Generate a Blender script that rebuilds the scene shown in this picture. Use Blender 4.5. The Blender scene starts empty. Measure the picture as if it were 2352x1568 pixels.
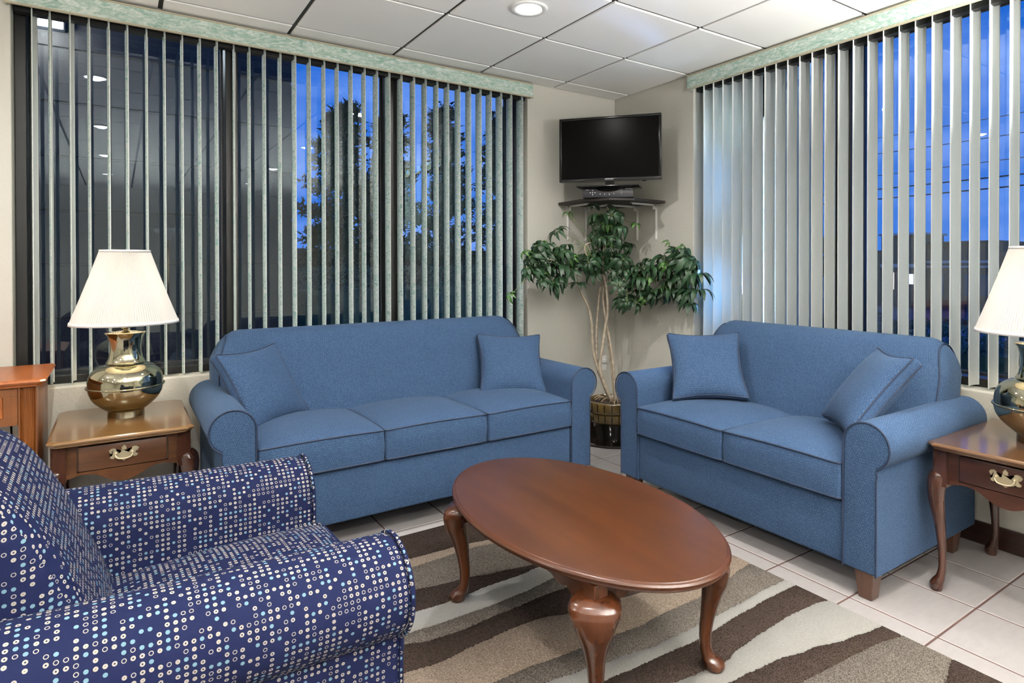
import bpy, bmesh, math, random
from mathutils import Vector, Matrix
R = math.radians; PI = math.pi
random.seed(7)
SC = bpy.context.scene; COL = SC.collection

# ------------------------------------------------------------------ camera, world, exposure
f_px, cx_px, cy_px = 1425.86, 1263.5, 618.47
yaw, pitch, roll = R(55.2332), R(-0.4154), R(-0.0703)
CAM = Vector((-3.2096, -3.7281, 1.2636))
fw = Vector((math.cos(pitch)*math.cos(yaw), math.cos(pitch)*math.sin(yaw), math.sin(pitch)))
rt = Vector((math.sin(yaw), -math.cos(yaw), 0)); upv = rt.cross(fw)
cr, sr = math.cos(roll), math.sin(roll)
rt, upv = cr*rt + sr*upv, -sr*rt + cr*upv
cd = bpy.data.cameras.new('camera'); cam = bpy.data.objects.new('camera', cd); COL.objects.link(cam)
M = Matrix((rt, upv, -fw)).transposed().to_4x4(); M.translation = CAM; cam.matrix_world = M
cd.sensor_fit = 'HORIZONTAL'; cd.sensor_width = 36; cd.lens = f_px/2352*36
cd.shift_x = (1176-cx_px)/2352; cd.shift_y = (cy_px-784)/2352
cd.clip_start = .02; cd.clip_end = 500
SC.camera = cam
SC.view_settings.view_transform = 'Standard'; SC.view_settings.look = 'None'
SC.view_settings.exposure = 0.10; SC.view_settings.gamma = 1; SC.view_settings.use_curve_mapping = False

W = bpy.data.worlds.new('world'); SC.world = W; W.use_nodes = True
nt = W.node_tree; nt.nodes.clear()
def wn(t, **k):
    n = nt.nodes.new(t)
    for a, b in k.items(): setattr(n, a, b)
    return n
tc = wn('ShaderNodeTexCoord'); mp = wn('ShaderNodeMapping'); mp.inputs['Scale'].default_value = (1.2, 1.2, 5.0)
nz = wn('ShaderNodeTexNoise'); nz.inputs['Scale'].default_value = 2.6; nz.inputs['Detail'].default_value = 5; nz.inputs['Roughness'].default_value = .5
cr1 = wn('ShaderNodeValToRGB'); e = cr1.color_ramp.elements
e[0].position = .40; e[0].color = (.012, .14, .64, 1); e[1].position = .62; e[1].color = (.13, .29, .84, 1)
sp = wn('ShaderNodeSeparateXYZ'); cr2 = wn('ShaderNodeValToRGB'); e = cr2.color_ramp.elements
e[0].position = 0.0; e[0].color = (1.25, 1.15, 1.08, 1); e[1].position = .45; e[1].color = (.72, .85, .95, 1)
mu = wn('ShaderNodeMix', data_type='RGBA', blend_type='MULTIPLY'); mu.inputs[0].default_value = 1
bg = wn('ShaderNodeBackground'); bg.inputs[1].default_value = 1.1; wo = wn('ShaderNodeOutputWorld')
L = nt.links.new
L(tc.outputs['Generated'], mp.inputs[0]); L(mp.outputs[0], nz.inputs['Vector']); L(nz.outputs[0], cr1.inputs[0])
L(tc.outputs['Generated'], sp.inputs[0]); L(sp.outputs[2], cr2.inputs[0])
L(cr1.outputs[0], mu.inputs[6]); L(cr2.outputs[0], mu.inputs[7]); L(mu.outputs[2], bg.inputs[0]); L(bg.outputs[0], wo.inputs[0])

LIGHT_DOWN = 17.5       # watts of each recessed ceiling light
LIGHT_UP = 1.0            # factor on the added out-of-view uplighters that brighten the ceiling
LIGHT_LAMP = 5.5        # watts of each table lamp bulb

# ------------------------------------------------------------------ node helpers
class V:
    """a float socket with arithmetic"""
    def __init__(s, nt, o): s.nt, s.o = nt, o
    def m(s, op, b=None, c=None):
        n = s.nt.nodes.new('ShaderNodeMath'); n.operation = op
        for i, q in enumerate((s, b, c)):
            if q is None: continue
            if isinstance(q, V): s.nt.links.new(q.o, n.inputs[i])
            else: n.inputs[i].default_value = q
        return V(s.nt, n.outputs[0])
    def __add__(s, b): return s.m('ADD', b)
    def __sub__(s, b): return s.m('SUBTRACT', b)
    def __mul__(s, b): return s.m('MULTIPLY', b)
    def lt(s, b): return s.m('LESS_THAN', b)
    def gt(s, b): return s.m('GREATER_THAN', b)
    def fr(s): return s.m('FRACT')
    def fl(s): return s.m('FLOOR')
def new_mat(name):
    m = bpy.data.materials.new(name); m.use_nodes = True
    t = m.node_tree; p = t.nodes['Principled BSDF']
    return m, t, p
def col4(c): return (c[0], c[1], c[2], 1)
def plain(name, c, rough=.5, metal=0, spec=.5, coat=0, em=None, es=0, bump=0, bscale=60, var=0, vscale=8):
    m, t, p = new_mat(name)
    p.inputs['Base Color'].default_value = col4(c); p.inputs['Roughness'].default_value = rough
    p.inputs['Metallic'].default_value = metal; p.inputs['Specular IOR Level'].default_value = spec
    p.inputs['Coat Weight'].default_value = coat; p.inputs['Coat Roughness'].default_value = .08
    if em: p.inputs['Emission Color'].default_value = col4(em); p.inputs['Emission Strength'].default_value = es
    co = t.nodes.new('ShaderNodeTexCoord')
    if bump:
        n = t.nodes.new('ShaderNodeTexNoise'); n.inputs['Scale'].default_value = bscale; n.inputs['Detail'].default_value = 3
        b = t.nodes.new('ShaderNodeBump'); b.inputs['Strength'].default_value = bump; b.inputs['Distance'].default_value = .004
        t.links.new(co.outputs['Object'], n.inputs['Vector']); t.links.new(n.outputs[0], b.inputs['Height']); t.links.new(b.outputs[0], p.inputs['Normal'])
    if var:
        n = t.nodes.new('ShaderNodeTexNoise'); n.inputs['Scale'].default_value = vscale; n.inputs['Detail'].default_value = 4
        r = t.nodes.new('ShaderNodeValToRGB'); r.color_ramp.elements[0].position = .3; r.color_ramp.elements[1].position = .7
        r.color_ramp.elements[0].color = col4([x*(1-var) for x in c]); r.color_ramp.elements[1].color = col4([min(1, x*(1+var)) for x in c])
        t.links.new(co.outputs['Object'], n.inputs['Vector']); t.links.new(n.outputs[0], r.inputs[0]); t.links.new(r.outputs[0], p.inputs['Base Color'])
    return m
def mixc(t, fac, a, b):
    n = t.nodes.new('ShaderNodeMix'); n.data_type = 'RGBA'
    for i, q in ((0, fac), (6, a), (7, b)):
        if isinstance(q, V): t.links.new(q.o, n.inputs[i])
        elif hasattr(q, 'links'): t.links.new(q, n.inputs[i])
        elif i == 0: n.inputs[0].default_value = q
        else: n.inputs[i].default_value = col4(q)
    return n.outputs[2]
def noise(t, vec, scale, detail=3, rough=.5, dist=0):
    n = t.nodes.new('ShaderNodeTexNoise'); n.inputs['Scale'].default_value = scale; n.inputs['Detail'].default_value = detail
    n.inputs['Roughness'].default_value = rough; n.inputs['Distortion'].default_value = dist
    if vec is not None: t.links.new(vec, n.inputs['Vector'])
    return V(t, n.outputs[0])
def ramp(t, fac, stops):
    r = t.nodes.new('ShaderNodeValToRGB'); cr = r.color_ramp
    while len(cr.elements) < len(stops): cr.elements.new(.5)
    for el, (p, c) in zip(cr.elements, stops): el.position = p; el.color = col4(c)
    t.links.new(fac.o if isinstance(fac, V) else fac, r.inputs[0]); return r.outputs[0]
def mapping(t, out, scale=(1, 1, 1), rot=(0, 0, 0)):
    n = t.nodes.new('ShaderNodeMapping'); n.inputs['Scale'].default_value = scale; n.inputs['Rotation'].default_value = rot
    t.links.new(out, n.inputs[0]); return n.outputs[0]
def uvsep(t):
    u = t.nodes.new('ShaderNodeUVMap'); u.uv_map = 'UVMap'; s = t.nodes.new('ShaderNodeSeparateXYZ')
    t.links.new(u.outputs[0], s.inputs[0]); return u.outputs[0], V(t, s.outputs[0]), V(t, s.outputs[1])
def bumpn(t, p, h, strength=.3, dist=.002):
    b = t.nodes.new('ShaderNodeBump'); b.inputs['Strength'].default_value = strength; b.inputs['Distance'].default_value = dist
    t.links.new(h.o, b.inputs['Height']); t.links.new(b.outputs[0], p.inputs['Normal'])

# ------------------------------------------------------------------ materials
def m_wall(name, c):
    m, t, p = new_mat(name); co = t.nodes.new('ShaderNodeTexCoord').outputs['Object']
    n = noise(t, co, 55, 3, .55); n2 = noise(t, co, 14, 2)
    p.inputs['Base Color'].default_value = col4(c); p.inputs['Roughness'].default_value = .6; p.inputs['Specular IOR Level'].default_value = .25
    bumpn(t, p, n*.8 + n2*.5, .45, .006); return m
WALL = m_wall('wall_paint', (.57, .555, .49))
STUCCO = m_wall('outside_stucco', (.45, .45, .42))
BLACK = plain('black_frame', (.008, .0075, .007), .35)
DARKIN = plain('dark_grid', (.012, .011, .010), .5)
m, t, p = new_mat('ceiling_panel'); CEIL = m
co = t.nodes.new('ShaderNodeTexCoord').outputs['Object']
p.inputs['Base Color'].default_value = (.90, .89, .86, 1); p.inputs['Roughness'].default_value = .85; p.inputs['Specular IOR Level'].default_value = .15
bumpn(t, p, noise(t, co, 260, 2), .25, .0015)
def m_tile():
    m, t, p = new_mat('floor_tile_glaze'); co = t.nodes.new('ShaderNodeTexCoord').outputs['Object']
    oi = t.nodes.new('ShaderNodeObjectInfo')
    ad = t.nodes.new('ShaderNodeVectorMath'); ad.operation = 'ADD'; t.links.new(co, ad.inputs[0]); t.links.new(oi.outputs['Location'], ad.inputs[1])
    n = noise(t, mapping(t, ad.outputs[0], (7, 16, 7)), 2.6, 5, .6)
    n2 = noise(t, ad.outputs[0], 5, 3)
    a = ramp(t, n, [(.3, (.38, .35, .34)), (.5, (.41, .38, .37)), (.75, (.44, .415, .40))])
    t.links.new(mixc(t, n2*.35, a, (.41, .385, .365)), p.inputs['Base Color'])
    p.inputs['Roughness'].default_value = .32; bumpn(t, p, n, .08, .001); return m
TILE = m_tile()
GROUT = plain('floor_grout', (.085, .045, .038), .8, var=.3, vscale=5)
def m_wood(name, lo, hi, rough=.28, coat=.35, scale=(3, 30, 30), rot=(0, 0, 0)):
    m, t, p = new_mat(name); co = t.nodes.new('ShaderNodeTexCoord').outputs['Object']
    v = mapping(t, co, scale, rot); n = noise(t, v, 1.6, 4, .5, .25); n2 = noise(t, co, 3.0, 2)
    a = ramp(t, n, [(.3, lo), (.72, hi)])
    dk = [x*.72 for x in lo]
    t.links.new(mixc(t, n2*.4, a, dk), p.inputs['Base Color'])
    p.inputs['Roughness'].default_value = rough; p.inputs['Coat Weight'].default_value = coat; p.inputs['Coat Roughness'].default_value = .12
    return m
CHERRY = m_wood('cherry_table_wood', (.046, .0125, .0030), (.078, .0235, .0062), .30, .04, (12, 1.0, 12))
CHERRY_LEG = m_wood('cherry_leg_wood', (.050, .0145, .005), (.10, .030, .010), .25, .5, (20, 20, 3))
WALNUT = m_wood('brown_table_wood', (.055, .020, .006), (.115, .044, .013), .36, .1, (3, 26, 26))
WALNUT_TOP = m_wood('brown_table_top_wood', (.155, .078, .025), (.225, .12, .044), .2, .5, (2.4, 24, 24))
DARKWALNUT = m_wood('dark_leg_wood', (.035, .012, .007), (.075, .026, .013), .22, .5, (20, 20, 3))
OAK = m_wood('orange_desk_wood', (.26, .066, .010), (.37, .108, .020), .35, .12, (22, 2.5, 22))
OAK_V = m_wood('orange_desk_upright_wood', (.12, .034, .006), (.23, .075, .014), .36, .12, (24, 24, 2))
BASEWOOD = m_wood('baseboard_wood', (.02, .008, .005), (.045, .018, .011), .35, .2, (3, 3, 30))
BLOCKLEG = m_wood('block_leg_wood', (.05, .02, .010), (.09, .037, .018), .35, .3, (24, 24, 3))
SHELFWOOD = m_wood('shelf_wood', (.007, .0035, .0028), (.014, .007, .005), .6, 0)

def m_sofa(name='blue_upholstery', base=(.037, .071, .135)):
    m, t, p = new_mat(name); uv, u, v = uvsep(t)
    n0 = noise(t, uv, 40, 2); u = u + (n0 - .5)*.003; v = v + (noise(t, uv, 47, 2) - .5)*.003
    def lat(su, sv, off, ru, rv, slant, keep, seed):
        a, b = u*(1/su) + off, v*(1/sv) + off*.37
        row = b.fl(); a = a + (row*.5).fr()
        cmb = t.nodes.new('ShaderNodeCombineXYZ'); t.links.new(a.fl().o, cmb.inputs[0]); t.links.new(row.o, cmb.inputs[1]); cmb.inputs[2].default_value = seed
        w_ = t.nodes.new('ShaderNodeTexWhiteNoise'); t.links.new(cmb.outputs[0], w_.inputs['Vector'])
        rv_ = V(t, w_.outputs['Value']); sp = t.nodes.new('ShaderNodeSeparateXYZ'); t.links.new(w_.outputs['Color'], sp.inputs[0])
        x = a.fr() - .5 + (V(t, sp.outputs[0]) - .5)*.35; y = b.fr() - .5 + (V(t, sp.outputs[1]) - .5)*.25
        x = x + y*slant
        return ((x*x)*(1/ru**2) + (y*y)*(1/rv**2)).lt(1)*(rv_*.7 + .3)*rv_.gt(1-keep)
    dark = lat(.0078, .0092, 0, .20, .33, .45, .85, 1); dark2 = lat(.0092, .0078, .4, .13, .27, -.4, .7, 4)
    light = lat(.0098, .0108, .3, .125, .165, .2, .62, 2)
    n = noise(t, uv, 900, 2); n2 = noise(t, uv, 9, 3)
    b = mixc(t, n2, [x*.9 for x in base], [x*1.12 for x in base])
    c = mixc(t, dark*.85, b, (.012, .026, .07)); c = mixc(t, dark2*.6, c, (.016, .034, .085))
    c = mixc(t, light*.45, c, (.21, .30, .41)); c = mixc(t, (n - .45)*.9, c, [x*.45 for x in base])
    t.links.new(c, p.inputs['Base Color']); p.inputs['Roughness'].default_value = .85; p.inputs['Specular IOR Level'].default_value = .1
    p.inputs['Sheen Weight'].default_value = .06; p.inputs['Sheen Roughness'].default_value = .5; p.inputs['Sheen Tint'].default_value = (.7, .85, 1, 1)
    bumpn(t, p, n*.6 + light*.6 - dark*.5, .35, .0012); return m
SOFA = m_sofa(); PIPE = plain('navy_piping', (.009, .020, .05), .7)
def m_dots():
    m, t, p = new_mat('navy_dotted_upholstery'); uv, u, v = uvsep(t); s = 1/.0126
    a, b = u*s, v*s
    ca, cb = a.fl(), b.fl()
    cmb = t.nodes.new('ShaderNodeCombineXYZ'); t.links.new(ca.o, cmb.inputs[0]); t.links.new(cb.o, cmb.inputs[1])
    wn_ = t.nodes.new('ShaderNodeTexWhiteNoise'); wn_.noise_dimensions = '3D'; t.links.new(cmb.outputs[0], wn_.inputs['Vector'])
    r = V(t, wn_.outputs['Value'])
    x, y = a.fr() - .5, b.fr() - .5
    d = (x*x + y*y).m('SQRT')
    ring = d.lt(.30)*d.gt(.20)*r.gt(.28)*r.lt(.45)
    blue = d.lt(.28)*r.gt(.45)*r.lt(.60)
    don = d.lt(.30)*d.gt(.105)*r.gt(.60)*r.lt(.84)
    pin = d.lt(.29)*d.gt(.05)*r.gt(.84)
    n = noise(t, uv, 700, 2)
    c = mixc(t, n, (.003, .005, .025), (.006, .010, .041))
    c = mixc(t, (ring + don + pin).m('MINIMUM', 1), c, (.37, .335, .285)); c = mixc(t, blue, c, (.15, .26, .31))
    t.links.new(c, p.inputs['Base Color']); p.inputs['Roughness'].default_value = .8; p.inputs['Specular IOR Level'].default_value = .12
    bumpn(t, p, n, .12, .001); return m
DOTS = m_dots()
def m_rug(name, c, c2, scale=300):
    m, t, p = new_mat(name); co = t.nodes.new('ShaderNodeTexCoord').outputs['Object']
    n = noise(t, co, scale, 3, .75); n2 = noise(t, co, 12, 3); n3 = noise(t, co, 130, 3, .6)
    a = ramp(t, n*.75 + n3*.25, [(.42, c), (.60, c2)])
    t.links.new(mixc(t, n2*.3, a, [x*.8 for x in c]), p.inputs['Base Color'])
    p.inputs['Roughness'].default_value = 1; p.inputs['Specular IOR Level'].default_value = .05
    bumpn(t, p, n + n3*.8, .8, .006); return m
RUG = [m_rug('rug_dark_pile', (.012, .008, .0065), (.095, .068, .056)), m_rug('rug_beige_pile', (.17, .125, .09), (.46, .375, .30)),
       m_rug('rug_taupe_pile', (.045, .038, .032), (.30, .26, .22)), m_rug('rug_ivory_pile', (.38, .365, .33), (.55, .535, .50), 500)]
def m_valance():
    m, t, p = new_mat('green_marbled_valance'); co = t.nodes.new('ShaderNodeTexCoord').outputs['Object']
    v = mapping(t, co, (8, 8, 13)); w = noise(t, v, 1.1, 3, .55, 2.4)
    vo = t.nodes.new('ShaderNodeTexVoronoi'); vo.inputs['Scale'].default_value = 1.5; t.links.new(v, vo.inputs['Vector'])
    st = noise(t, mapping(t, co, (12, 12, 34), (.6, .5, .7)), 1.5, 3, .6, 1.6)
    a = ramp(t, w, [(.30, (.16, .32, .25)), (.42, (.38, .50, .43)), (.5, (.52, .60, .53)), (.56, (.30, .45, .38)), (.68, (.74, .77, .72))])
    b = ramp(t, st, [(.40, (.22, .38, .31)), (.52, (.46, .56, .49)), (.66, (.78, .80, .75))])
    t.links.new(mixc(t, .5, a, b), p.inputs['Base Color']); p.inputs['Roughness'].default_value = .55; return m
VAL = m_valance()
def m_slat(name, pattern, tl=.24):
    m, t, p = new_mat(name); co = t.nodes.new('ShaderNodeTexCoord').outputs['Object']
    oi = t.nodes.new('ShaderNodeObjectInfo'); ad = t.nodes.new('ShaderNodeVectorMath'); ad.operation = 'ADD'
    t.links.new(co, ad.inputs[0]); t.links.new(oi.outputs['Location'], ad.inputs[1])
    if pattern:
        w = noise(t, mapping(t, ad.outputs[0], (22, 22, 40)), 1.1, 3, .6, 2.2)
        c = ramp(t, w, [(.34, (.20, .44, .40)), (.44, (.50, .68, .64)), (.52, (.76, .85, .81)), (.68, (.88, .91, .87))])
        t.links.new(c, p.inputs['Base Color'])
    else: p.inputs['Base Color'].default_value = (.90, .91, .87, 1)
    p.inputs['Roughness'].default_value = .45
    o = t.nodes['Material Output']; tr = t.nodes.new('ShaderNodeBsdfTranslucent'); tr.inputs[0].default_value = (.85, .9, .9, 1)
    mx = t.nodes.new('ShaderNodeMixShader'); mx.inputs[0].default_value = tl
    t.links.new(p.outputs[0], mx.inputs[1]); t.links.new(tr.outputs[0], mx.inputs[2]); t.links.new(mx.outputs[0], o.inputs[0]); return m
SLATP = m_slat('slat_marbled_face', True); SLATW = m_slat('slat_plain_face', False)
def m_glass():
    m, t, p = new_mat('window_glass'); t.nodes.remove(p); o = t.nodes['Material Output']
    tr = t.nodes.new('ShaderNodeBsdfTransparent'); tr.inputs[0].default_value = (.96, .98, .985, 1)
    gl = t.nodes.new('ShaderNodeBsdfGlossy'); gl.inputs['Roughness'].default_value = 0; gl.inputs[0].default_value = (.82, .95, 1, 1)
    fr = t.nodes.new('ShaderNodeFresnel'); fr.inputs[0].default_value = 1.62
    mx = t.nodes.new('ShaderNodeMixShader'); t.links.new(fr.outputs[0], mx.inputs[0]); t.links.new(tr.outputs[0], mx.inputs[1]); t.links.new(gl.outputs[0], mx.inputs[2])
    t.links.new(mx.outputs[0], o.inputs[0]); return m
GLASS = m_glass()
BRASS = plain('polished_brass', (.62, .50, .29), .06, 1)
def m_lampbody():
    m, t, p = new_mat('lamp_brass'); p.inputs['Base Color'].default_value = (.43, .41, .30, 1); p.inputs['Metallic'].default_value = 1; p.inputs['Roughness'].default_value = .07; return m
LAMPB = m_lampbody(); ANTQ = plain('antique_brass_pull', (.66, .57, .38), .34, .55)
def m_shade():
    m, t, p = new_mat('pleated_shade'); o = t.nodes['Material Output']
    p.inputs['Base Color'].default_value = (.56, .545, .515, 1); p.inputs['Roughness'].default_value = .9
    tr = t.nodes.new('ShaderNodeBsdfTranslucent'); tr.inputs[0].default_value = (.86, .81, .74, 1)
    mx = t.nodes.new('ShaderNodeMixShader'); mx.inputs[0].default_value = .042
    t.links.new(p.outputs[0], mx.inputs[1]); t.links.new(tr.outputs[0], mx.inputs[2]); t.links.new(mx.outputs[0], o.inputs[0]); return m
SHADE = m_shade(); SHADETRIM = plain('shade_trim', (.74, .70, .68), .8)
WHITE = plain('white_plastic', (.78, .77, .74), .45); TRIMW = plain('white_metal_trim', (.82, .82, .80), .4)
BULB = plain('bulb_glow', (1, .9, .75), .5, em=(1, .86, .66), es=12)
LENS = plain('downlight_lens', (1, 1, 1), .5, em=(1, .97, .92), es=18)
TVB = plain('tv_gloss_black', (.004, .004, .004), .18, spec=.35); TVS = plain('tv_screen', (.002, .0019, .0017), .24, spec=.05)
BOXM = plain('cable_box_black', (.018, .019, .024), .4); LETTER = plain('silver_lettering', (.7, .7, .74), .35, em=(.7, .7, .75), es=.15)
LEAF = plain('leaf_dark_green', (.016, .047, .017), .42, var=.35, vscale=6); LEAFB = plain('leaf_fresh_green', (.06, .15, .028), .42, var=.3)
STEMG = plain('petiole_green', (.17, .24, .07), .5); BARK = plain('pale_bark', (.42, .35, .26), .8, bump=.4, bscale=70, var=.35, vscale=30)
POT = plain('brown_glazed_pot', (.095, .062, .018), .12, coat=.8, var=.45, vscale=9); POTD = plain('dark_glaze', (.012, .009, .007), .1, coat=.8)
SOIL = plain('soil', (.035, .022, .014), .95, bump=.9, bscale=90); ROOT = plain('root', (.30, .22, .14), .8, var=.3)
ASPH = plain('asphalt', (.035, .05, .085), .6, var=.25, vscale=.4); HEDGE = plain('hedge_leaf', (.025, .06, .03), .7, var=.5, vscale=4)
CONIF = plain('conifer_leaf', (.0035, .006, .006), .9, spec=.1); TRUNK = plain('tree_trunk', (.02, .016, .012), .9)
BRICKD = plain('dark_brown_facade', (.10, .055, .05), .8, var=.2, vscale=1); BRICKR = plain('orange_facade', (.30, .085, .05), .8, var=.15, vscale=1)
BAND = plain('pale_fascia', (.42, .42, .44), .6); ROOFM = plain('dark_roof', (.03, .03, .035), .7)
WINGM = plain('outside_brown_siding', (.055, .045, .037), .8, var=.2, vscale=2)
LITW = plain('lit_window', (.9, .85, .7), .5, em=(1, .86, .62), es=.9); LITC = plain('cool_lit_window', (.8, .9, 1), .5, em=(.85, .93, 1), es=1.2)
OUTL = plain('outside_lamp_glow', (1, 1, 1), .5, em=(.86, .95, 1), es=26)
CABLEM = plain('utility_cable', (.006, .008, .016), .6)

# ------------------------------------------------------------------ mesh helpers
def mk(name, bm, mat=None, parent=None, smooth=False, loc=None, mats=None, auto=None):
    bmesh.ops.recalc_face_normals(bm, faces=bm.faces[:])
    me = bpy.data.meshes.new(name); bm.to_mesh(me); bm.free()
    for q in (mats or [mat]): me.materials.append(q)
    if smooth or auto:
        me.polygons.foreach_set('use_smooth', [True]*len(me.polygons))
        if auto: me.set_sharp_from_angle(angle=R(auto))
    o = bpy.data.objects.new(name, me); COL.objects.link(o)
    if parent: o.parent = parent
    if loc: o.location = loc
    return o
def tag(o, label, cat, group=None, kind=None):
    o['label'] = label; o['category'] = cat
    if group: o['group'] = group
    if kind: o['kind'] = kind
    return o
def empty(name, loc=(0, 0, 0), rz=0):
    o = bpy.data.objects.new(name, None); COL.objects.link(o); o.location = loc; o.rotation_euler = (0, 0, rz); o.empty_display_size = .1; return o
def struct(o): o['kind'] = 'structure'; return o
def box(bm, x0, x1, y0, y1, z0, z1, bev=0, seg=2, mi=0):
    vs = [bm.verts.new((x, y, z)) for x in (x0, x1) for y in (y0, y1) for z in (z0, z1)]
    fs = [bm.faces.new([vs[i] for i in q]) for q in ((0, 1, 3, 2), (4, 6, 7, 5), (0, 4, 5, 1), (2, 3, 7, 6), (0, 2, 6, 4), (1, 5, 7, 3))]
    for q in fs: q.material_index = mi
    if bev:
        es = list({e for q in fs for e in q.edges})
        bmesh.ops.bevel(bm, geom=es, offset=bev, segments=seg, affect='EDGES', profile=.5)
    return fs
def bx(*a, **k):
    bm = bmesh.new(); box(bm, *a, **k); return bm
def lathe(bm, prof, n=40, c=(0, 0), cap=True, mi=0):
    rings = []
    for r, z in prof:
        rings.append([bm.verts.new((c[0] + r*math.cos(2*PI*i/n), c[1] + r*math.sin(2*PI*i/n), z)) for i in range(n)])
    for a, b in zip(rings, rings[1:]):
        for i in range(n): bm.faces.new((a[i], a[(i+1) % n], b[(i+1) % n], b[i])).material_index = mi
    if cap:
        bm.faces.new(rings[0][::-1]).material_index = mi; bm.faces.new(rings[-1]).material_index = mi
def tube(bm, pts, r, n=8, cap=True, closed=False, mi=0):
    pts = [Vector(p) for p in pts]; N = len(pts); rings = []; up = None
    for i, p in enumerate(pts):
        if closed: d = pts[(i+1) % N] - pts[i-1]
        else: d = pts[min(i+1, N-1)] - pts[max(i-1, 0)]
        d.normalize()
        if up is None:
            up = Vector((0, 0, 1)) if abs(d.z) < .9 else Vector((1, 0, 0))
        s = d.cross(up)
        if s.length < 1e-5: s = d.orthogonal()
        s.normalize(); up = s.cross(d).normalized()
        rr = r[i] if isinstance(r, (list, tuple)) else r
        rings.append([bm.verts.new(p + s*(rr*math.cos(2*PI*k/n)) + up*(rr*math.sin(2*PI*k/n))) for k in range(n)])
    pr = list(zip(rings, rings[1:])) + ([(rings[-1], rings[0])] if closed else [])
    for a, b in pr:
        for k in range(n): bm.faces.new((a[k], a[(k+1) % n], b[(k+1) % n], b[k])).material_index = mi
    if cap and not closed: bm.faces.new(rings[0][::-1]); bm.faces.new(rings[-1])
def smoothpts(P, n=6, closed=False):
    P = [Vector(p) for p in P]; out = []; N = len(P)
    rng = range(N) if closed else range(N-1)
    for i in rng:
        if closed: a, b, c, d = P[i-1], P[i], P[(i+1) % N], P[(i+2) % N]
        else: a, b, c, d = P[max(i-1, 0)], P[i], P[i+1], P[min(i+2, N-1)]
        for k in range(n):
            s = k/n
            out.append(.5*((2*b) + (c-a)*s + (2*a-5*b+4*c-d)*s*s + (3*b-a-3*c+d)*s**3))
    if not closed: out.append(P[-1])
    return out
def uvl(bm):
    return bm.loops.layers.uv.get('UVMap') or bm.loops.layers.uv.new('UVMap')
def boxuv(bm):
    bm.normal_update()
    uv = uvl(bm)
    for q in bm.faces:
        n = q.normal
        a = max(range(3), key=lambda i: abs(n[i]))
        for l in q.loops:
            c = l.vert.co
            l[uv].uv = (c.y, c.z) if a == 0 else ((c.x, c.z) if a == 1 else (c.x, c.y))
def prism(bm, prof, a0, a1, axis, nseg=1, flat_caps=True, fn=None, arcuv=True, endround=0):
    """prof: closed 2d loop; extruded along axis ('x' or 'y'); uv = (arc length, axial)"""
    uv = uvl(bm); n = len(prof)
    arc = [0]
    for i in range(n): arc.append(arc[-1] + (Vector(prof[(i+1) % n]) - Vector(prof[i])).length)
    cxm = sum(q[0] for q in prof)/n; czm = sum(q[1] for q in prof)/n
    st = []
    if endround:
        st = [(a0 + endround*(1-math.sin(PI/2*(1-k/4))), endround*(1-math.sin(PI/2*k/4)) if False else endround*(1-math.cos(PI/2*(1-k/4)))) for k in range(5)]
        mid = [(a0 + endround + (a1-a0-2*endround)*k/nseg, 0) for k in range(1, nseg)]
        en = [(a1 - (q[0]-a0), q[1]) for q in st[::-1]]
        st = st + mid + en
    else: st = [(a0 + (a1-a0)*k/nseg, 0) for k in range(nseg+1)]
    ax = [st[0][0]]
    for k in range(1, len(st)): ax.append(ax[-1] + math.hypot(st[k][0]-st[k-1][0], st[k][1]-st[k-1][1]))
    rings = []
    for a, ins in st:
        ring = []
        for (x, z) in prof:
            if ins:
                d = Vector((cxm-x, czm-z)); d.normalize(); x2, z2 = x + d.x*ins, z + d.y*ins
            else: x2, z2 = x, z
            co = (x2, a, z2) if axis == 'y' else (a, x2, z2)
            if fn: co = fn(co)
            ring.append(bm.verts.new(co))
        rings.append(ring)
    for k in range(len(rings)-1):
        A, B = rings[k], rings[k+1]
        for i in range(n):
            j = (i+1) % n
            q = bm.faces.new((A[i], A[j], B[j], B[i]))
            for l, w in zip(q.loops, ((arc[i], ax[k]), (arc[i+1], ax[k]), (arc[i+1], ax[k+1]), (arc[i], ax[k+1]))):
                l[uv].uv = w if axis == 'x' or True else w
    for ring, s in ((rings[0], -1), (rings[-1], 1)):
        q = bm.faces.new(ring if s > 0 else ring[::-1])
        for l in q.loops:
            c = l.vert.co; l[uv].uv = (c.x, c.z) if axis == 'y' else (c.y, c.z)
    return rings
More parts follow.
